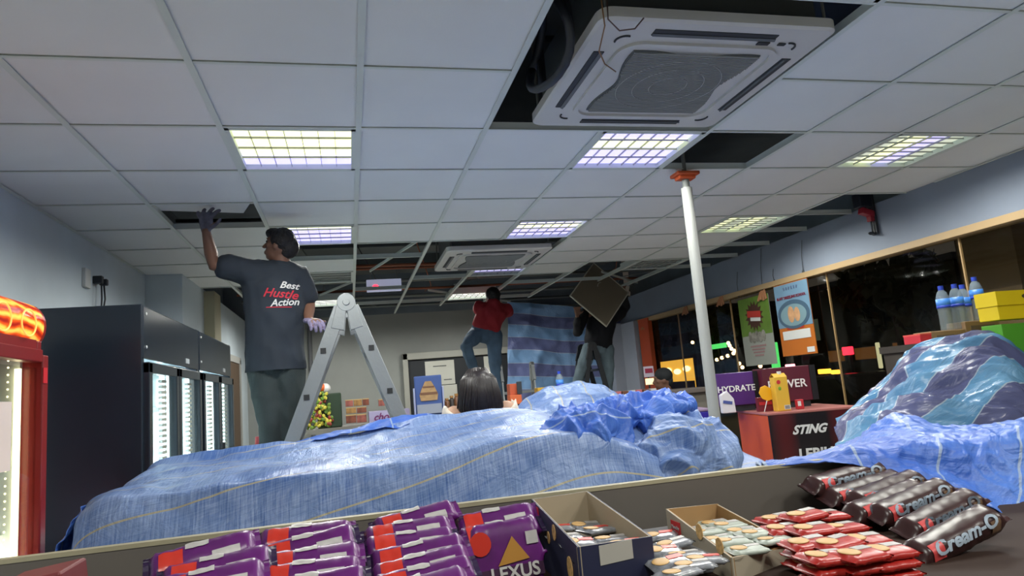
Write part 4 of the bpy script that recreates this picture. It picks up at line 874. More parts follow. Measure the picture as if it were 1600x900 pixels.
def bottle(loc, h_, label, group=None):
    t = T('water_bottle', label, 'bottle', loc, group=group); s = h_/.30
    pf = [(.0, .0), (.036, .0), (.040, .01)]
    for k in range(9): z = .02+k*.013; pf += [(.0405, z), (.0375, z+.0065)]
    pf += [(.040, .145), (.040, .215), (.037, .23), (.028, .255), (.015, .272), (.0135, .285), (.0, .285)]
    B().lathe([(r*s, z*s) for r, z in pf]).obj('bottle_body', BOT, t, smooth=True)
    B().lathe([(.0*s, .272*s), (.0165*s, .272*s), (.0165*s, .30*s), (.0, .30*s)], n=16).obj('cap', CAPB, t, label='blue screw cap')
    B().lathe([(.0405*s, .150*s), (.0415*s, .150*s), (.0415*s, .212*s), (.0405*s, .212*s)], n=24).obj('label', LABB, t, smooth=True)
    B().lathe([(.0408*s, .150*s), (.0418*s, .150*s), (.0418*s, .168*s), (.0408*s, .168*s)], n=24).obj('label_band', CAPB, t, smooth=True)
    return t
a = P(873, 580, y=yC); bottle((a.x, yC, zC), a.z-zC, 'small clear water bottle standing on the checkout in front of the curtain')
for k in range(6):
    px = 968+k*11; put_box(px, 617-3*(k % 3), 9, [mat('goods_pink', (170, 96, 100), .5), mat('goods_brown', (96, 62, 46), .5), mat('goods_white', (176, 176, 176), .5)][k % 3], 'small_pack', ['small pink pack', 'small brown pack', 'small white pack'][k % 3]+' on the checkout, '+['leftmost', 'second', 'third', 'fourth', 'fifth', 'rightmost'][k]+' of the row beside the capped person', 'pack', d=.08)
for k in range(7):
    px = 694+k*7.5
    a = P(px, 612+random.uniform(0, 14), y=6.1)
    if px > 735: break
    t = T('small_jar', 'small dark jar on the low shelf left of the dark-haired woman, number '+str(k+1)+' from the left', 'jar', (a.x, 6.25, zS)); h_ = a.z-zS
    t['label'] = ['dark jar beside the blue display card', 'brown jar second right of the display card', 'dark jar third right of the display card', 'brown jar fourth right of the display card', 'dark jar fifth right of the display card', 'brown jar nearest the dark-haired woman', 'x'][k]
    B().lathe([(0, 0), (.02, 0), (.022, .01), (.022, h_*.8), (.014, h_*.9), (0, h_*.9)], n=12).obj('glass', [mat('jar_dark', (56, 50, 48), .3), mat('jar_brown', (110, 70, 44), .3)][k % 2], t, smooth=True); B().cyl((0, 0, h_*.9), (0, 0, h_), .017, 12).obj('lid', gm_[2], t)
B().lathe([(0, 0), (.03, 0), (.022, .11), (0, .11)], P(404, 697, y=3.75)-V((0, 0, .10)) if 0 else (0, 0, 0), 14).obj('paper_cup', mat('cup_red', (176, 60, 66), .5), loc=(P(404, 682, y=5.1).x, 5.1, P(404, 682, y=5.1).z-.11), label='small red cup left of the man in the black shirt', cat='cup')
B().box((-.62, 5.12, (P(404, 682, y=5.1).z-.11)/2), (.3, .3, P(404, 682, y=5.1).z-.11)).obj('side_table', GREYP, label='low grey stand behind the covered shelf at the left', cat='table')
# small shelf by window pillar with cards
c = P(1012, 578, y=7.2)
t = T('price_board', 'small white price board with red print left of the capped person', 'sign', (c.x, 7.2, zC-.1))
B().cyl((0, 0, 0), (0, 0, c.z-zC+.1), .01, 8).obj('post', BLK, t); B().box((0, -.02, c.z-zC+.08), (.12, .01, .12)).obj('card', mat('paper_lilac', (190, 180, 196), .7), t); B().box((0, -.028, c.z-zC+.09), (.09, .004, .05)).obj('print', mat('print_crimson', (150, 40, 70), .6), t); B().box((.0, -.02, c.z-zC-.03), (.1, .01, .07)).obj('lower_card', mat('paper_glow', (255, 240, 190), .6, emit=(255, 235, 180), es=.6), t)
B().box((c.x-.12, 7.25, (zC-.1)/2), (.5, .3, zC-.1)).obj('small_cabinet', GREYP, label='small grey cabinet under the white price board', cat='cabinet')
# ---------------------------------------------------------------- promo coolers at right
ang = -.242
OR = mat('chest_orange', (206, 90, 36), .3, var=.06); PUR = mat('chest_blue', (52, 46, 160), .35)
zq = 1.22
Ksc = P(1199, 646, z=zq); Kr = P(1326, 636, z=zq); wq = (Kr-Ksc).length
wq = .56
bkm = bpy.data.materials.new('chest_black_red'); bkm.use_nodes = True; nt = bkm.node_tree; N = nt.nodes; L = nt.links; p = N['Principled BSDF']; p.inputs['Roughness'].default_value = .35
tc = N.new('ShaderNodeTexCoord'); sx = N.new('ShaderNodeSeparateXYZ'); L.new(tc.outputs['Object'], sx.inputs[0]); wv = N.new('ShaderNodeMath'); wv.operation = 'MULTIPLY'; wv.inputs[1].default_value = 18; L.new(sx.outputs[0], wv.inputs[0]); sn = N.new('ShaderNodeMath'); sn.operation = 'SINE'; L.new(wv.outputs[0], sn.inputs[0])
cr = N.new('ShaderNodeValToRGB'); L.new(sn.outputs[0], cr.inputs[0]); cr.color_ramp.elements[0].color = (*s2l((24, 18, 24)), 1); cr.color_ramp.elements[1].color = (*s2l((84, 20, 26)), 1); L.new(cr.outputs[0], p.inputs['Base Color'])
BR = bkm
t = T('promo_cooler', 'orange sided chest cooler with a black and red front lettered in white', 'cooler', (Ksc.x, Ksc.y, 0), ang)
B().box((wq/2, .3, zq/2), (wq, .6, zq-.02)).obj('body', OR, t, bevel=.012)
B().box((wq/2, -.004, zq/2), (wq, .01, zq-.03)).obj('front_panel', BR, t)
B().box((wq/2, .3, zq-.006), (wq+.012, .62, .016)).obj('lid', mat('chest_top', (176, 110, 104), .35), t, bevel=.004)
SW = mat('sticker_white', (225, 225, 225), .5)
text('STING', .072, (.235, -.011, zq-.115), (PI/2, 0, 0), SW, t, shear=.45, bold=.003, space=1.0)
text('LEBIH', .085, (.26, -.011, zq-.262), (PI/2, 0, 0), SW, t, shear=.05, bold=.003)
# blue cooler behind at left
Kb = P(1118, 640, z=zq)
t = T('promo_cooler', 'blue and purple chest cooler behind the orange one, behind the pole', 'cooler', (Kb.x-.02, Kb.y+.06, 0), ang)
B().box((-.22, .25, zq/2), (.5, .5, zq-.01)).obj('body', PUR, t, bevel=.012); B().box((-.22, .25, zq), (.51, .51, .012)).obj('lid', mat('lid_lilac', (150, 130, 160), .4), t)
ax = V((math.cos(ang), math.sin(ang), 0)); ay = V((-math.sin(ang), math.cos(ang), 0))
def on_cooler(u, v): return Ksc+ax*u+ay*v
def promo_box(px, pyt, wd, dp, m, side_m, txt, label, v):
    a = P(px, pyt+55, z=zq+.004); 
    t = T('drinks_display_box', label, 'box', (a.x, a.y, zq+.003), ang)
    return t, a
def rect_at(px, v):
    """point on the cooler top, v metres behind its front edge, on the sight line through px"""
    for k in range(400):
        u = -.6+k*.004; q_ = on_cooler(u, v)-V((0, 0, CZ)); X = 800+F*q_.dot(RT)/q_.dot(FW)
        if X >= px: return on_cooler(u, v)
    return on_cooler(.5, v)
def promo(px0, px1, v, h_, m, m2, txt, label, tx, ts):
    a, b_ = rect_at(px0, v), rect_at(px1, v); w_ = (b_-a).length
    t = T('drinks_display_box', label, 'box', (a.x, a.y, zq+.003), ang)
    B().box((w_/2, .09, h_/2+.04), (w_, .18, h_)).obj('carton', m, t, bevel=.004)
    B().box((w_+.02, .09, h_/2+.04), (.04, .18, h_)).obj('side_panel', m2, t)
    B().box((w_/2+.02, .09, .02), (w_*.8, .14, .04)).obj('base', BLK, t)
    text(txt, ts, (tx if tx is not None else w_/2, -.003, h_*.5+.04), (PI/2, 0, 0), SW, t, bold=.001)
promo(1126, 1183, .42, .22, mat('box_purple', (74, 34, 110), .4, var=.1), mat('box_black', (22, 22, 28), .4), 'HYDRATE', 'purple drinks display box lettered in white on the coolers', None, .058)
promo(1197, 1272, .34, .23, mat('box_maroon', (84, 22, 40), .4, var=.1), MATS['box_black'], 'POWER', 'maroon drinks display box lettered in white behind the yellow carton', None, .075)
# juice carton
a = rect_at(1226, .06); t = T('juice_carton', 'tall yellow juice carton standing on the orange chest cooler', 'carton', (a.x, a.y, zq+.003), ang+.12)
YEL = mat('carton_yel', (222, 176, 60), .4, var=.06); B().box((0, .03, .105), (.085, .065, .21)).obj('carton', YEL, t, bevel=.003)
B().prism([(-.0425, -.0025, .21), (.0425, -.0025, .21), (.0425, .03, .235), (-.0425, .03, .235)], (0, 0, 0), (0, .002, .0)).prism([(-.0425, .0625, .21), (.0425, .0625, .21), (.0425, .03, .235), (-.0425, .03, .235)], (0, 0, 0), (0, -.002, 0)).obj('gable_top', YEL, t)
B().cyl((.01, .03, .228), (.01, .03, .246), .013, 12).obj('cap', WHT, t)
B().cyl((-.018, -.004, .18), (-.018, -.0025, .18), .013, 16).obj('red_mark', mat('mark_red', (196, 46, 50), .5), t)
B().ell((-.015, -.003, .14), (.01, .002, .012)).obj('leaf_mark', mat('mark_green', (110, 160, 40), .5), t)
b = B()
for k in range(7): b.box((.005+k*.0048, -.0035, .022), (.002+.001*(k % 2), .001, .02))
B().box((.02, -.003, .022), (.04, .001, .026)).obj('label', WHT, t); b.obj('barcode', BLK, t)
# yellow paddle sign leaning
a = rect_at(1203, .1); t = T('hand_fan', 'orange yellow rounded fan with a thin handle left of the juice carton', 'fan', (a.x, a.y, zq+.003), ang)
pts = [(.0, .045), (.035, .055), (.045, .09), (.03, .125), (-.005, .145), (-.035, .135), (-.05, .10), (-.035, .065)]
B().prism([(x, .02, z+.02) for x, z in pts], (0, 0, 0), (0, .006, 0)).obj('blade', mat('fan_yellow', (240, 176, 20), .4), t, bevel=.008); B().cyl((-.03, .023, .0), (.0, .023, .08), .003, 6).obj('handle', WHT, t)
# white-blue milk carton left
a = rect_at(1140, .30); t = T('milk_pack', 'white pack with a blue mark standing in front of the purple box', 'pack', (a.x, a.y, zq+.003), ang)
B().prism([(-.045, 0, 0), (.045, 0, 0), (.04, 0, .09), (-.0, 0, .145), (-.045, 0, .12)], (0, 0, 0), (0, .05, 0)).obj('pouch', mat('pack_white', (214, 212, 218), .45), t, bevel=.006)
B().box((-.005, -.002, .07), (.06, .003, .02), (0, .2, 0)).obj('blue_mark', mat('mark_blue', (70, 84, 150), .5), t)
a = rect_at(1250, .12); t = T('small_pack', 'small red and white pack right of the juice carton', 'pack', (a.x, a.y, zq+.003), ang); B().box((0, 0, .03), (.045, .03, .06)).obj('carton', mat('mark_red2', (190, 40, 50), .5), t, bevel=.003); B().box((-.006, -.016, .035), (.02, .003, .03)).obj('label', WHT, t)
a = rect_at(1196, .2); t = T('small_pack', 'dark red pack behind the yellow fan', 'pack', (a.x, a.y, zq+.003), ang); B().box((0, 0, .045), (.1, .04, .09)).obj('carton', mat('pack_darkred', (110, 24, 40), .5), t, bevel=.003); B().box((0, -.022, .05), (.08, .002, .02)).obj('band', MATS['mark_red2'], t)
# ---------------------------------------------------------------- stack at the right: cartons, bottles, yellow and green boxes
def stack_box(px0, py0, px1, py1, y, dp, m, name, label, rz=0): 
    return boxy(px0, py0, px1, py1, y, dp, m, name, label, 'box', rz)
yS = 3.25
CM = mat('carton_brown', (150, 122, 90), .8, var=.06)
t1 = stack_box(1512, 498, 1560, 530, yS, .13, CM, 'cardboard_box', 'brown cardboard box under the tallest water bottle')
B().box((0, -t1[3]/2-.001, t1[2]*.5), (t1[1]*.7, .002, t1[2]*.5)).obj('print', mat('print_brown', (112, 96, 84), .8), t1[0])
t2 = stack_box(1457, 514, 1508, 535, yS, .13, CM, 'cardboard_box', 'brown cardboard box under the three shorter water bottles')
B().box((-t2[1]*.1, -t2[3]/2-.001, t2[2]*.4), (t2[1]*.5, .002, t2[2]*.4)).obj('print', MATS['print_brown'], t2[0])
t3 = stack_box(1438, 516, 1454, 530, yS-.0, .12, mat('box_red', (215, 50, 66), .5), 'red_box', 'small red box at the left of the water bottle cartons'); B().box((0, 0, t3[2]+.004), (t3[1], .125, .008)).obj('lid', mat('box_coral', (230, 90, 80), .5), t3[0])
bs_ = t1[0].location.z
GREYK = mat('shelf_dark', (58, 52, 46), .6)
t = T('stock_shelf', 'shelf carrying the bottled water cartons at the window', 'shelf', (t2[0].location.x+.25, yS+.15, 0)); zz = min(t2[0].location.z, t1[0].location.z, t3[0].location.z)
B().box((0, 0, zz-.02), (.9, .35, .04)).obj('top', GREYK, t); B().box((0, 0, (zz-.04)/2), (.86, .33, zz-.04)).obj('carcass', GREYK, t)
for o_b in (t1, t2, t3): o_b[0].location.z = zz
for b_, hgt in ((t1, None),): pass
for k, (px, py, base) in enumerate(((1469, 447, 't2'), (1490, 444, 't2'), (1506, 445, 't2b'), (1521, 433, 't1'))):
    tt = t1 if base == 't1' else t2; zb = tt[0].location.z+tt[2]; y_ = yS+.05 if base != 't2b' else yS+.1
    if base == 't2b': px = 1502
    a = P(px, py, y=y_); bottle((a.x, y_, zb), a.z-zb, ['clear water bottle with blue cap, leftmost on the cartons', 'clear water bottle with blue cap, second from the left on the cartons', 'clear water bottle half hidden behind the tallest one', 'tallest clear water bottle, rightmost on the cartons'][k], 'water bottles on the cartons')
yb_ = boxy(1562, 450, 1650, 500, 2.9, .12, mat('box_yellow', (230, 200, 20), .45), 'yellow_box', 'bright yellow box on the green one at the right edge', 'box', 0)
B().box((0, -.006, yb_[2]*.75), (yb_[1]*1.04, .13, yb_[2]*.5)).obj('lid', MATS['box_yellow'], yb_[0]); B().ell((-.02, -.073, yb_[2]*.78), (.03, .002, .012)).box((0, -.073, yb_[2]*.6), (.05, .002, .015)).obj('print', mat('print_dark', (70, 60, 20), .6), yb_[0])
gb_ = boxy(1574, 500, 1655, 560, 2.9, .12, mat('box_green', (84, 160, 44), .45), 'green_box', 'bright green box under the yellow box at the right edge', 'box', 0)
B().box((.02, -.061, gb_[2]*.6), (.09, .002, .05)).obj('print', mat('print_green', (40, 96, 40), .6), gb_[0])
t = T('stock_stand', 'stand under the green and yellow boxes', 'stand', (gb_[0].location.x, 2.97, 0)); B().box((0, 0, gb_[0].location.z/2), (.34, .14, gb_[0].location.z)).obj('carcass', GREYP, t)
# ---------------------------------------------------------------- posters in the window
def poster(p00, p10, p01, label, mats_, kind):
    a = P(*p00, x=XR-.03); b_ = P(*p10, x=XR-.03); c_ = P(*p01, x=XR-.03); wv_ = abs(b_.y-a.y); hv = a.z-c_.z
    t = T('poster', label, 'poster', (XR-.03, (a.y+b_.y)/2, c_.z), -PI/2)
    B().box((0, 0, hv/2), (wv_, .006, hv)).obj('sheet', mats_[0], t); return t, wv_, hv
t, w_, h_ = poster((1153, 470), (1200, 462), (1172, 572), 'green and white hanging poster with a red starburst, left one', [mat('poster_white', (150, 154, 146), .5, var=.06)], 0)
B().box((0, -.004, h_*.72), (w_, .004, h_*.56)).obj('green_field', mat('poster_green', (92, 124, 44), .5, var=.2, vscale=4), t)
st = []
for k in range(32):
    a = 2*PI*k/32; r = .17 if k % 2 else .12; st.append((r*math.cos(a), -.007, h_*.72+r*.95*math.sin(a)))
B().prism(st, (0, 0, 0), (0, -.002, 0)).obj('starburst', mat('burst_dark', (70, 40, 30), .6), t)
B().box((0, -.011, h_*.745), (.24, .003, .07), (0, .1, 0)).obj('red_banner', mat('poster_red', (180, 50, 40), .5), t)
B().box((.02, -.011, h_*.67), (.18, .003, .04), (0, .1, 0)).obj('white_banner', WHT, t)
b = B()
for k in range(5): b.ell((-.12+.06*k, -.006, h_*(.42-.015*(k % 2))), (.04, .003, .06), seg=12)
b.obj('picture', mat('poster_grey', (130, 128, 120), .6, var=.5, vscale=20), t); b = B()
for k in range(4): b.box((0, -.005, h_*(.28-.045*k)), (.28-.04*k, .003, .018))
b.obj('print', mat('poster_print', (150, 120, 120), .6), t)
t, w_, h_ = poster((1209, 448), (1262, 444), (1217, 558), 'blue and orange hanging poster with a driver picture, right one', [mat('poster_orange', (190, 106, 34), .5)], 0)
B().box((0, -.004, h_*.69), (w_, .004, h_*.60)).obj('sky_field', mat('poster_sky', (112, 146, 172), .5, var=.1), t)
B().prism([(w_*.47*math.cos(a), -.0065, h_*.56+h_*.20*math.sin(a)) for a in [2*PI*k/30 for k in range(30)]], (0, 0, 0), (0, -.002, 0)).obj('car_window', mat('poster_steel', (70, 96, 118), .5), t)
B().prism([(w_*.38*math.cos(a), -.009, h_*.55+h_*.15*math.sin(a)) for a in [2*PI*k/30 for k in range(30)]], (0, 0, 0), (0, -.002, 0)).obj('car_interior', mat('poster_inner', (120, 150, 160), .5), t)
B().ell((-.03, -.013, h_*.56), (.05, .003, .08)).ell((.06, -.013, h_*.55), (.045, .003, .07)).obj('driver_picture', mat('poster_skin', (196, 150, 110), .6, var=.2, vscale=15), t)
text('BLAST DRIZZLING SCHOOL', .036, (0, -.012, h_*.80), (PI/2, 0, 0), mat('poster_maroon', (120, 30, 50), .5), t, bold=.001)
text('BLAST', .036, (0, -.012, h_*.86), (PI/2, 0, 0), MATS['poster_maroon'], t) if 0 else None
b = B()
for k in range(6): b.box((-.1+.04*k, -.008, h_*.925), (.02, .003, .03), (0, .3*(k % 3-1), 0))
b.obj('top_print', mat('poster_script', (90, 110, 140), .5), t)
B().box((0, -.006, h_*.28), (w_*.8, .004, h_*.12)).obj('white_strip', WHT, t); B().box((0, -.006, h_*.37), (w_*.5, .004, h_*.02)).obj('red_strip', MATS['poster_red'], t)
B().box((w_*.35, -.006, h_*.06), (w_*.2, .004, h_*.07)).obj('corner_label', WHT, t)
B().box((0, 0, 0), (.2, .006, .75)).obj('hanging_sheet', mat('sheet_grey', (150, 148, 140), .7), loc=P(1103, 535, x=XR-.04)+V((0, 0, 0)), rz=PI/2, label='plain grey sheet hanging on the glass right behind the pole', cat='paper').location.z = 2.0
# ---------------------------------------------------------------- street outside
S('ground_street', B().box((24, 12, -.2), (39, 70, .1)), mat('asphalt', (40, 40, 40), .6, var=.2))
def facade(x, y, w_, h_, label, m, wins, lit, rot=0):
    t = T('building', label, 'building', (x, y, -.15)); B().box((0, 0, h_/2), (5, w_, h_)).obj('wall', m, t); B().box((-.05, 0, h_+.1), (5.3, w_+.3, .25)).obj('roof', BLK, t)
    for (yy, z, ww, wh, c_) in wins:
        o = B().box((-2.53, yy, z), (.08, ww+.15, wh+.15)).obj('window', mat('frame_night', (60, 58, 52), .6), t); B().box((-2.58, yy, z), (.03, ww, wh)).obj('pane', lit[c_], o)
        if ww > 1.9 and wh > 1:
            for q_ in range(4): B().ell((-2.64, yy-ww*.35+q_*ww*.23, z+.25-.12*(q_ % 2)), (.05, .45, .16)).obj('pane_glow', mat('pane_glow', (255, 240, 190), emit=(255, 238, 180), es=1.6), o, smooth=True)  # glowing ovals added to break up the evenly lit pane
            B().box((-2.64, yy, z-wh*.42), (.05, ww, wh*.3)).obj('shop_counter', mat('shop_dark', (90, 60, 30), .7), o)
    return t
LIT = [mat('lit_cream', (230, 226, 190), emit=(220, 215, 170), es=.6), mat('lit_dim', (60, 66, 60), emit=(110, 120, 100), es=.18), mat('lit_amber', (200, 150, 60), emit=(255, 190, 70), es=.7), mat('lit_faint', (80, 60, 40), emit=(140, 90, 40), es=.25)]
BM = mat('night_brick', (84, 72, 58), .8, var=.2); 
facade(22, 13.5, 9, 6, 'dark building across the street with cream lit windows', BM, [(-2.2, 3.0, .8, 1.0, 0), (-1.1, 3.0, .8, 1.0, 0), (-3.4, 3.0, .8, 1.0, 1), (.6, 3.0, .9, 1.0, 1), (2.2, 3.0, .9, 1.0, 1), (-2, 1.2, 2.0, .3, 3), (1.5, 1.3, 1.6, .3, 3)], LIT)
facade(24, 25, 10, 5, 'low building across the street with an amber lit shop front', mat('night_wall', (70, 66, 48), .8), [(0, 1.9, 1.2, .5, 3), (1.8, 1.9, 1.0, .5, 3), (-2.2, 2.0, 1.2, .4, 3), (3.2, 3.2, 1, 1, 1)], LIT)
facade(21, 39, 12, 5, 'far building at the street corner behind the capped person', MATS['night_wall'], [(-2, 1.7, 5, 1.6, 2), (3, 3.6, 1, 1, 1)], LIT)
# trees
def tree(x, y, h_, label):
    t = T('street_tree', label, 'tree', (x, y, -.15)); B().tube([(0, 0, 0), (.1, 0, h_*.5), (0, .1, h_*.8)], [.2, .15, .08], 8).obj('trunk', mat('bark', (60, 48, 36), .9), t)
    b = B()
    for k in range(500):
        d = V((random.gauss(0, 1), random.gauss(0, 1), random.gauss(0, .7))).normalized()*random.uniform(.6, 1)*h_*.35
        b.box(V((0, 0, h_*.85))+d, (.35, .02, .25), (random.uniform(0, 6), random.uniform(0, 6), random.uniform(0, 6)))
    b.obj('foliage', mat('leaf_night', (62, 66, 36), .8), t)
tree(16, 27.5, 4, 'bushy street tree with yellowish lit leaves behind the hanging sheet'); tree(15.5, 33, 5.5, 'street tree nearer the back corner of the shop'); tree(16.3, 17.5, 4.4, 'dark street tree behind the posters')
def strs(): 
    t = T('string_lights', 'string of small warm bulbs sloping outside beyond the green poster', 'string lights', P(1140, 560, x=14))
    o = t.location; pts = [P(1120, 562, x=14), P(1128, 559, x=14), P(1137, 556, x=14), P(1146, 552, x=14), P(1140, 540, x=14), P(1148, 548, x=14), P(1143, 545, x=14), P(1155, 568, x=14), P(1160, 574, x=14), P(1188, 572, x=14), P(1082, 535, x=14), P(1106, 540, x=14), P(1138, 536, x=14)]
    wm_ = mat('bulb_warm', (255, 220, 160), emit=(255, 205, 140), es=5)
    B().tube([p_-o for p_ in pts[:4]], .02, 6).obj('wire', BLK, t)
    for p_ in (pts[0], pts[3], pts[10]): B().cyl((p_.x-o.x+.1, p_.y-o.y, p_.z-o.z), (p_.x-o.x+.1, p_.y-o.y, -.15-o.z), .04, 6).obj('post', BLK, t)
    for p_ in pts: B().ell(p_-o, (.07, .07, .07), seg=10).obj('bulb', wm_, t, smooth=True)
strs()
GN = mat('neon_green', (120, 255, 120), emit=(90, 235, 120), es=.8); RN = mat('neon_red', (255, 60, 70), emit=(255, 40, 60), es=2.5); AM = mat('lamp_amber', (255, 180, 60), emit=(255, 170, 50), es=3)
def outlamp(pxs, x, m, name, label, cat, sx=.1, sz=.1):
    a = P(*pxs, x=x); t = T(name, label, cat, (x, a.y, -.15))
    B().cyl((0, 0, 0), (0, 0, a.z+.15), .04, 8).obj('post', BLK, t); B().box((-.06, 0, a.z+.15), (.06, sx, sz)).obj('lamp', m, t, bevel=.02); return t
outlamp((1213, 555), 13, GN, 'street_sign', 'green glowing sign between the two posters', 'sign', .4, .8)
outlamp((1122, 541), 15, GN, 'street_sign', 'green glowing sign right of the pole, wide one', 'sign', 1.5, .2)
outlamp((1101, 555), 13, GN, 'street_sign', 'narrow green glowing sign just right of the pole', 'sign', .2, 1.3)
outlamp((1328, 548), 12, RN, 'traffic_light', 'red light outside right of the first window bar', 'traffic light', .35, .2)
outlamp((1291, 580), 14, AM, 'street_lamp', 'small amber lamp outside left of the window bar', 'street lamp', .55, .14); outlamp((1308, 581), 14, AM, 'street_lamp', 'small amber lamp outside beside the window bar', 'street lamp', .35, .12)
outlamp((1237, 572), 15, mat('neon_pink', (255, 150, 170), emit=(255, 150, 170), es=3), 'street_lamp', 'small pink lamp outside above the maroon box', 'street lamp', .5, .14)
outlamp((1377, 555), 12, LIT[0], 'street_lamp', 'slim white lamp outside left of the striped tarpaulin', 'street lamp', .1, .6)
# parked car outside
def car(x, y, label):
    t = T('parked_car', label, 'car', (x, y, -.15), PI/2)
    pr = [(-2.1, .35), (2.1, .35), (2.15, .75), (1.4, .9), (.7, 1.4), (-1.1, 1.42), (-1.9, .95), (-2.15, .8)]
    B().prism([(a, -.85, z) for a, z in pr], (0, 0, 0), (0, 1.7, 0)).obj('body', mat('car_dark', (44, 46, 50), .25), t, bevel=.06)
    B().prism([(a, .86, z) for a, z in ((-1.5, .95), (1.2, .92), (.62, 1.33), (-1.0, 1.35))], (0, 0, 0), (0, .01, 0)).obj('side_glass', mat('car_glass', (20, 22, 24), .1), t)
    for sx in (-1.35, 1.35):
        for sy_ in (-.75, .75): B().cyl((sx, sy_-.1, .33), (sx, sy_+.1, .33), .33, 20).obj('wheel', BLK, t)
car(9.0, 11.3, 'dark car parked outside behind the glass'); 
B().box((-.0, 0, 1.3), (.4, .5, 2.9)).obj('outside_column', mat('column_tan', (128, 104, 70), .6), loc=(5.2, 4.35, -.15), label='tan column outside the glass above the water bottles', cat='column')
# ---------------------------------------------------------------- foreground counter with goods
zr = 1.30; yR = 1.245
t = T('sales_counter', 'grey display counter with a cream edged back panel, nearest to us', 'counter', (.5, 1.0, 0))
CG = mat('counter_grey', (98, 92, 86), .55, var=.03); CE = mat('edge_cream', (160, 152, 126), .5, var=.08, vscale=15)
zB = 1.20
B().box((-.01, .25, (zr+.6)/2), (2.06, .014, zr-.6)).obj('back_panel', CG, t); B().box((-.01, .25, zr+.003), (2.06, .017, .007)).obj('edge_strip', CE, t)
B().box((0, -.05, zB-.012), (2.04, .6, .024)).obj('shelf', mat('counter_shelf', (52, 38, 32), .7, spec=.15), t); B().box((-1.04, -.05, .62), (.02, .6, 1.24)).box((1.04, -.05, .62), (.02, .6, 1.24)).box((0, -.33, .58), (2.06, .02, 1.16)).obj('side_panel', CG, t)
b = B().box((.75, -.235, zB+.02), (.55, .006, .05)); b.obj('clear_lip', GLASS, t)
B().box((.75, -.235, zB-.012), (.6, .02, .03)).obj('front_edge', mat('edge_brown', (96, 62, 44), .5), t)
# packs
def pillow(b, L, W, Hh, u0=-.5, u1=.5, a0=0, a1=1, k=1.0, nu=18, nv=18, wr=.0, seed=0, cap=True):
    """flow-wrapped pack: tube along x, flattened to a fin at both ends"""
    rings = []; full = (a1-a0) >= 1
    for i in range(nu+1):
        u = u0+(u1-u0)*i/nu; e = abs(u)*2; f = 1 if e < .78 else (1-((e-.78)/.12)**1.3*.96 if e < .90 else .04)
        f = max(.04, f); ring = []
        for j in range(nv if full else nv+1):
            a = 2*PI*(a0+(a1-a0)*j/nv); ca, sa = math.cos(a), math.sin(a); px = abs(ca)**.7*math.copysign(1, ca); pz = abs(sa)**.7*math.copysign(1, sa)
            wn = 1+wr*noise.noise(V((u*14+seed, ca*2.2, sa*2.2+seed*3)))
            zz_ = pz*Hh/2*f*k*wn+(0.0012*math.sin(j*1.7) if e > .9 else 0)
            yy = px*W/2*k*wn*(1-.10*(1-f))*(1+.06*(e > .9))
            ring.append(V((u*L, yy, zz_)))
        rings.append(ring)
    if full: b.rings(rings)
    else:
        R = [[b.bm.verts.new(p_) for p_ in r] for r in rings]
        for i in range(len(R)-1):
            for j in range(len(R[0])-1): b.bm.faces.new((R[i][j], R[i+1][j], R[i+1][j+1], R[i][j+1]))
    return b
PURP = mat('wrap_purple', (88, 24, 98), .34, var=.25, vscale=25); ORR = mat('wrap_orange', (190, 48, 34), .3); LBW = mat('wrap_label', (176, 172, 170), .4, var=.1, vscale=60); FIN = mat('wrap_fin', (44, 26, 62), .3)
def biscuit(variant):
    t = T('biscuit_pack', 'x', 'snack pack'); Lh, W, Hh = .150, .042, .024
    pillow(B(), Lh, W, Hh, -.45, .45, wr=.10, seed=variant, nu=30, nv=24).obj('wrapper', PURP, t, smooth=True)
    pillow(B(), Lh, W, Hh, -.5, -.43, wr=.1, seed=variant, nu=3, nv=24).obj('end_fin', FIN, t); pillow(B(), Lh, W, Hh, .43, .5, wr=.1, seed=variant, nu=3, nv=24).obj('end_fin', FIN if variant % 2 else PURP, t)
    # label and badge on the top and front
    pillow(B(), Lh, W, Hh, .08, .32, .28, .44, 1.10, 12, 12, .10, variant).obj('label', LBW, t, smooth=True, label='white nutrition label')
    pillow(B(), Lh, W, Hh, -.36, -.16, .20, .56, 1.10, 12, 14, .10, variant).obj('badge', ORR, t, smooth=True, label='orange red badge')
    pillow(B(), Lh, W, Hh, -.14, .06, .13, .22, 1.10, 10, 8, .10, variant).obj('pale_panel', LBW, t, smooth=True)
    return t
protos = [biscuit(k) for k in range(3)]; used = [False]*3
def place(proto_i, loc, rot, label, group):
    o = protos[proto_i] if not used[proto_i] else copy_tree(protos[proto_i]); used[proto_i] = True
    o.location = loc; o.rotation_euler = rot; o['label'] = label; o['group'] = group
ordn = ['back', 'second', 'third', 'fourth', 'fifth', 'sixth', 'front']
cols_ = [('far left column', 318, 868, 1.06, [(0, 0), (22, 22), (6, 44)], .19), ('second column', 482, 838, 1.13, [(-4, 0), (0, 17), (4, 38), (0, 60), (6, 82)], .13), ('third column', 650, 812, 1.17, [(0, 0), (-12, 19), (-8, 37), (4, 55), (8, 74), (14, 93), (0, 112)], .10), ('right column', 775, 812, 1.17, [(0, 0), (6, 20)], .09)]
n_ = 0
for cn, px, py, y0, offs, tilt in cols_:
    for k, (dx_, dy_) in enumerate(offs):
        yy = y0-.042*k; a = P(px+dx_, py+dy_, y=yy)
        place(n_ % 3, a, (.55+random.uniform(-.15, .15), -tilt*.5+random.uniform(-.07, .07), tilt*.3+random.uniform(-.09, .09)), 'purple and orange wrapped biscuit pack, %s of the %s of purple packs' % (ordn[k] if not (k == len(offs)-1 and k < 6) else 'frontmost', cn), 'purple biscuit packs'); n_ += 1
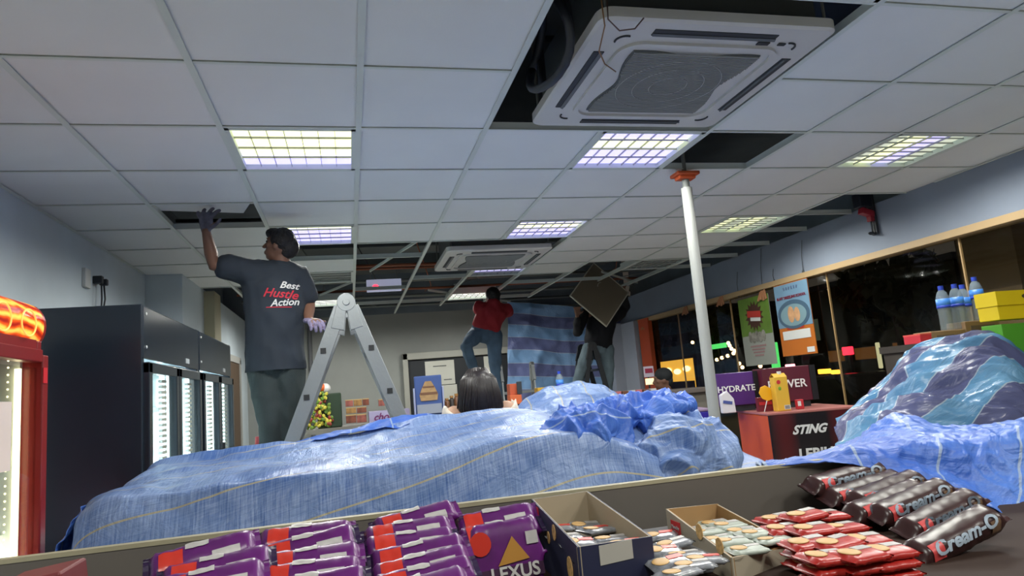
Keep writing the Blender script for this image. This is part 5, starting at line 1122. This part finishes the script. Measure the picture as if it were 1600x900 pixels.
# upright purple pack with big lettering
a = P(792, 872, y=1.04); t = T('biscuit_pack', 'upright purple biscuit pack with a gold triangle and big white lettering, facing us', 'snack pack', a, group='purple biscuit packs', rot=(-.18, -.04, .02))
bq = B(); pillow(bq, .118, .034, .105, -.5, .5, nu=30, nv=24, wr=.04); bq.obj('wrapper', PURP, t, smooth=True)
B().prism([(-.040+.016*math.cos(q_*PI/8), -.0185, .026+.017*math.sin(q_*PI/8)) for q_ in range(16)], (0, 0, 0), (0, -.001, 0)).obj('badge', ORR, t)
B().prism([(-.018, -.0185, -.008), (.030, -.0185, -.004), (.008, -.0185, .030)], (0, 0, 0), (0, -.001, 0)).obj('triangle', mat('gold', (170, 120, 50), .4), t)
B().box((.038, -.0185, .024), (.018, .001, .018)).obj('label', LBW, t)
B().box((.0, -.018, -.02), (.1, .0006, .018)).obj('dark_band', mat('band_plum', (60, 30, 60), .4), t)
text('LEXUS', .026, (.006, -.0197, -.020), (PI/2, 0, 0), mat('letter_silver', (190, 186, 184), .4), t, extrude=.0003, bold=.0006)
# navy open carton
NV = mat('carton_navy', (34, 38, 66), .5, var=.05); INN = mat('carton_inside', (160, 146, 124), .7)
def tray(corners, z0, heights, label, outm, inm, th=.0025, zin=.0):
    """open carton: four floor corners (x,y), wall heights at each corner"""
    t = T('open_carton', label, 'open carton', (corners[0][0], corners[0][1], z0)); o = V((corners[0][0], corners[0][1], 0))
    cs = [V((x, y, 0))-o for x, y in corners]; cen = sum(cs, V())/4; names = ('front_wall', 'right_wall', 'back_wall', 'left_wall')
    for k in range(4):
        a, b_ = cs[k], cs[(k+1) % 4]; ha, hb2 = heights[k], heights[(k+1) % 4]; n = (b_-a).cross(V((0, 0, 1))).normalized()
        for off, m_ in ((0, outm), (-th, inm)):
            poly = [a+n*off, b_+n*off, b_+n*off+V((0, 0, hb2)), a+n*off+V((0, 0, ha))]
            if off == 0: w_ = B().prism(poly, (0, 0, 0), -n*th).obj(names[k], m_, t)
            else: B().prism(poly, (0, 0, 0), -n*th*.5).obj('inner_face', m_, w_)
    B().prism([c_.lerp(cen, .03)+V((0, 0, .001)) for c_ in cs], (0, 0, 0), (0, 0, .002+zin)).obj('base', inm, t)
    return t, cs
def G(px, py, z): q_ = P(px, py, z=z); return q_
# navy: rim points (px) : back-left (828,778) back-right (918,765) front-right (1020,838) front-left (898,855)
zz0 = 1.20
bl, br_, fr_, fl_ = P(830, 780, y=1.215), P(918, 767, y=1.225), P(1019, 838, y=.96), P(903, 855, y=.93)
t, cs = tray([(fl_.x, fl_.y), (fr_.x, fr_.y), (br_.x, br_.y), (bl.x, bl.y)], zz0, [fl_.z-zz0, fr_.z-zz0, br_.z-zz0, bl.z-zz0], 'navy blue open carton with pale inside, left of the two open cartons', NV, INN, zin=.046)
d_ = (cs[1]-cs[0]).normalized(); n_ = d_.cross(V((0, 0, 1))).normalized(); ang2 = math.atan2(d_.y, d_.x)
o = B().box((0, 0, 0), (.056, .0012, .026)).obj('blank_label', mat('label_grey', (170, 166, 158), .6), t); o.location = (cs[0]+cs[1])/2+n_*.001+V((-.002, 0, .062)); o.rotation_euler = (0, 0, ang2)
d2 = (cs[3]-cs[0]).normalized(); n2 = V((0, 0, 1)).cross(d2).normalized(); ang3 = math.atan2(d2.y, d2.x)
for u, z, r in ((.05, .04, .014), (.13, .075, .010), (.17, .06, .008)):
    o = B().prism([(r*math.cos(2*PI*k/20), 0, r*1.2*math.sin(2*PI*k/20)) for k in range(20)], (0, 0, 0), (0, .001, 0)).obj('biscuit_picture', mat('pic_gold', (200, 160, 100), .6, var=.3, vscale=200), t); o.location = cs[0]+d2*u+n2*.0005+V((0, 0, z)); o.rotation_euler = (0, 0, ang3)
o = B().box((0, 0, 0), (.05, .001, .03)).obj('red_patch', mat('patch_red', (190, 44, 50), .5), t); o.location = cs[0]+d2*((cs[3]-cs[0]).length-.03)+n2*.001+V((0, 0, bl.z-zz0-.022)); o.rotation_euler = (0, 0, ang3)
# sachets (small flat packets)
def sachet(m, kind):
    t = T('snack_sachet', 'x', 'snack sachet'); pillow(B(), .062, .045, .010, -.5, .5, nu=16, nv=16, wr=.12, seed=kind).obj('wrapper', m, t, smooth=True)
    B().ell((-.012, 0, .0052), (.013, .013, .0015), seg=12).obj('biscuit_picture', mat('pic_tan', (200, 160, 104), .5), t, smooth=True)
    B().box((.012, .006, .0052), (.022, .012, .001)).obj('label', LBW if kind != 1 else mat('lab_red', (205, 60, 50), .4), t); return t
SN = sachet(mat('wrap_slate', (120, 122, 128), .2, var=.4, vscale=60, coat=.4), 0); SN2 = sachet(MATS['wrap_slate'], 1); SW_ = sachet(mat('wrap_pale', (160, 168, 158), .3, var=.1, vscale=60), 2); SR = sachet(mat('wrap_red', (168, 40, 34), .3, var=.15, vscale=50), 3)
usedp = set()
def sput(pr, loc, rot, label, group):
    if pr.name in usedp: o = copy_tree(pr)
    else: o = pr; usedp.add(pr.name)
    o.location = loc; o.rotation_euler = rot; o['label'] = label; o['group'] = group; return o
for r in range(4):
    for c_ in range(2):
        f = (r+.6)/4.5; g_ = (c_+.55)/2.1; base = fl_.lerp(bl, f).lerp(fr_.lerp(br_, f), g_)
        sput([SN, SN2][(r+c_) % 2], V((base.x, base.y, 1.255+.004*((r+c_) % 2))), (random.uniform(-.1, .1), random.uniform(-.1, .1), random.uniform(-.3, .3)), 'small silver sachet in the navy carton, %s row from the front, %s side' % (['first', 'second', 'third', 'last'][r], ['left', 'right'][c_]), 'silver sachets')
# loose sachets between the cartons
for k, (px, py) in enumerate(((1030, 838), (1050, 850), (1035, 862), (1070, 868), (1045, 880), (1082, 884), (1100, 875), (1060, 896))):
    a = P(px, py, z=1.238); sput([SN2, SN][k % 2], a, (random.uniform(-.15, .15), random.uniform(-.15, .15), random.uniform(-.4, .4)), 'silver sachet lying between the two open cartons, %s from the back' % ['first', 'second', 'third', 'fourth', 'fifth', 'sixth', 'seventh', 'eighth'][k], 'silver sachets')
t = T('sachet_tray', 'clear edged flat tray under the silver sachets between the cartons', 'tray', P(1065, 870, z=1.2)); B().box((.02, .0, .014), (.13, .22, .028)).obj('tray_body', mat('tray_grey', (140, 140, 145), .3), t, bevel=.004)
# cream carton with red badge
bl, br_, fr_, fl_ = P(1040, 795, y=1.14), P(1120, 787, y=1.20), P(1245, 850, y=1.00), P(1143, 868, y=.93)
t, cs = tray([(fl_.x, fl_.y), (fr_.x, fr_.y), (br_.x, br_.y), (bl.x, bl.y)], zz0, [fl_.z-zz0-.004, fr_.z-zz0-.004, br_.z-zz0, bl.z-zz0], 'cream open carton with a red badge on its side, right of the two open cartons', mat('carton_cream', (166, 155, 136), .6), mat('carton_kraft', (156, 122, 80), .75), zin=.022)
# cut-down front wall: shorten it
fw_ = [o for o in t.children if o.name.startswith('front_wall')][0]
for ob in [fw_]+list(fw_.children):
    for v in ob.data.vertices:
        if v.co.z > .03: v.co.z = .035
for s_, c_ in ((1, cs[0]), (-1, cs[1])):
    d_ = (cs[1]-cs[0]).normalized()*s_; h_ = fl_.z-zz0-.004
    B().prism([c_+V((0, 0, .03)), c_+d_*.03+V((0, 0, .03)), c_+d_*.018+V((0, 0, h_*.75)), c_+V((0, 0, h_))], (0, 0, 0), (cs[2]-cs[1]).normalized()*.0025).obj('corner_tab', MATS['carton_cream'], t)
d2 = (cs[3]-cs[0]).normalized(); n2 = V((0, 0, 1)).cross(d2).normalized(); ang3 = math.atan2(d2.y, d2.x); Ls = (cs[3]-cs[0]).length
o = B().box((0, 0, 0), (.034, .0015, .026)).obj('badge', mat('badge_red', (190, 36, 40), .4), t, bevel=.0005); o.location = cs[0]+d2*(Ls-.035)+n2*.001+V((0, 0, bl.z-zz0-.028)); o.rotation_euler = (0, 0, ang3)
tx = text('Munchy', .009, (0, 0, 0), (PI/2, 0, PI), LBW, o, extrude=.0003); tx.location = (0, .0012, .003)
for u, z in ((.03, .045), (.09, .055)):
    o = B().prism([(.011*math.cos(2*PI*k/18), 0, .012*math.sin(2*PI*k/18)) for k in range(18)], (0, 0, 0), (0, .001, 0)).obj('biscuit_picture', MATS['pic_gold'], t); o.location = cs[0]+d2*u+n2*.0006+V((0, 0, z)); o.rotation_euler = (0, 0, ang3)
for r in range(5):
    for c_ in range(2):
        f = (r+.4)/5.2; g_ = .3+.42*c_; base = fl_.lerp(bl, f).lerp(fr_.lerp(br_, f), g_)
        o = sput(SW_, V((base.x, base.y, 1.232+.004*(r % 2))), (random.uniform(-.08, .08), .0, random.uniform(-.2, .2)), 'pale green biscuit sachet in the cream carton, %s row from the front, %s' % (['first', 'second', 'third', 'fourth', 'last'][r], ['left', 'right'][c_]), 'pale sachets')
# red packets
k = 0; names_ = ['back left', 'back middle', 'back right', 'middle left', 'centre', 'middle right', 'front left', 'front middle', 'front right', 'topmost', 'frontmost left', 'frontmost right']
for k, (px, py, z) in enumerate(((1215, 812, 1.238), (1255, 806, 1.25), (1290, 806, 1.238), (1225, 828, 1.238), (1268, 828, 1.243), (1315, 826, 1.238), (1262, 850, 1.24), (1305, 850, 1.242), (1350, 845, 1.238), (1290, 872, 1.238), (1340, 868, 1.24), (1385, 862, 1.236))):
    a = P(px, py, z=z); o = sput(SR, a, (random.uniform(-.06, .06), random.uniform(-.06, .06), random.uniform(-.15, .15)), 'flat red biscuit packet with a white label, %s of the red pile' % ['back left', 'back middle', 'back right', 'second row left', 'second row middle', 'second row right', 'third row left', 'third row middle', 'third row right', 'front row left', 'front row middle', 'front row right'][k], 'red packets'); o.scale = (1.15, 1.25, 1.35)
for k, (px, py) in enumerate(((1290, 872), (1340, 868), (1265, 850), (1385, 862), (1305, 850), (1350, 845), (1268, 828), (1225, 828), (1315, 826))):
    a = P(px, py, z=1.238); 
    for lv in (0, 1):
        o = sput(SR, V((a.x, a.y, 1.210+lv*.014)), (0, 0, 0), 'red packet in the %s layer under the %s' % (['bottom', 'middle'][lv], ['front row left packet', 'front row middle packet', 'third row left packet', 'front row right packet', 'third row middle packet', 'third row right packet', 'second row middle packet', 'second row left packet', 'second row right packet'][k]), 'red packets under the top layer'); o.scale = (1.15, 1.25, 1.35)
# brown cream biscuits
BRW = mat('wrap_brown', (54, 30, 30), .3, var=.2, vscale=30); BLB = mat('letters_ice', (176, 190, 205), .4)
def cream():
    t = T('cream_biscuit_pack', 'x', 'snack pack'); Lh, W, Hh = .20, .046, .040
    pillow(B(), Lh, W, Hh, -.5, .5, wr=.08, seed=5, nu=34, nv=24).obj('wrapper', BRW, t, smooth=True)
    pillow(B(), Lh, W, Hh, -.36, -.24, .30, .50, 1.05, 6, 8, .08, 5).obj('red_patch', mat('patch_rose', (200, 70, 70), .4), t, smooth=True)
    pillow(B(), Lh, W, Hh, .26, .36, .40, .52, 1.05, 6, 8, .08, 5).obj('biscuit_picture', mat('pic_brown', (110, 84, 62), .5), t, smooth=True)
    me = text_mesh('Cream-O', .034, .0004, .15, .0012); me.materials.append(BLB)
    for v in me.vertices:        # wrap the letters round the front of the pack
        x_ = v.co.x; ang_ = PI*.80-v.co.y*42; ca, sa = math.cos(ang_), math.sin(ang_)
        v.co = V((x_, abs(ca)**.7*math.copysign(1, ca)*W/2*1.09, abs(sa)**.7*math.copysign(1, sa)*Hh/2*1.09))
    # front of the pack is -y: angles pi..1.5pi run from -y side to underside, pi/2..pi over the top
    for v in me.vertices: v.co.z = v.co.z
    link('lettering', me, t); return t
CR = cream()
for k, (px, py, yy, rzz) in enumerate(((1322, 748, 1.20, .06), (1350, 765, 1.17, .05), (1385, 768, 1.14, .12), (1385, 785, 1.11, .10), (1425, 785, 1.08, .08), (1470, 805, 1.02, .10), (1490, 838, .99, .08))):
    a = P(px, py, y=yy); a = a if a.z > 1.222 else P(px, py, z=1.223); o = sput(CR, a, (.35, -.10-.02*k, rzz), 'brown cream biscuit pack with pale lettering, %s of its row' % ['backmost', 'second from the back', 'third from the back', 'fourth from the back', 'fifth from the back', 'large one second from the front', 'frontmost behind the clear lip'][k], 'brown biscuit packs')
# thing at lower left corner
a = P(80, 893, y=.98); t = T('red_carton', 'dark red carton corner at the bottom left of the counter', 'box', a-V((0, 0, .04))); B().box((0, -.02, .02), (.07, .08, .05), (0, -.12, 0)).obj('carton', mat('carton_wine', (110, 40, 42), .5), t, bevel=.003)
for o in list(bpy.data.objects):
    if o.get('label') == 'x': bpy.data.objects.remove(o)
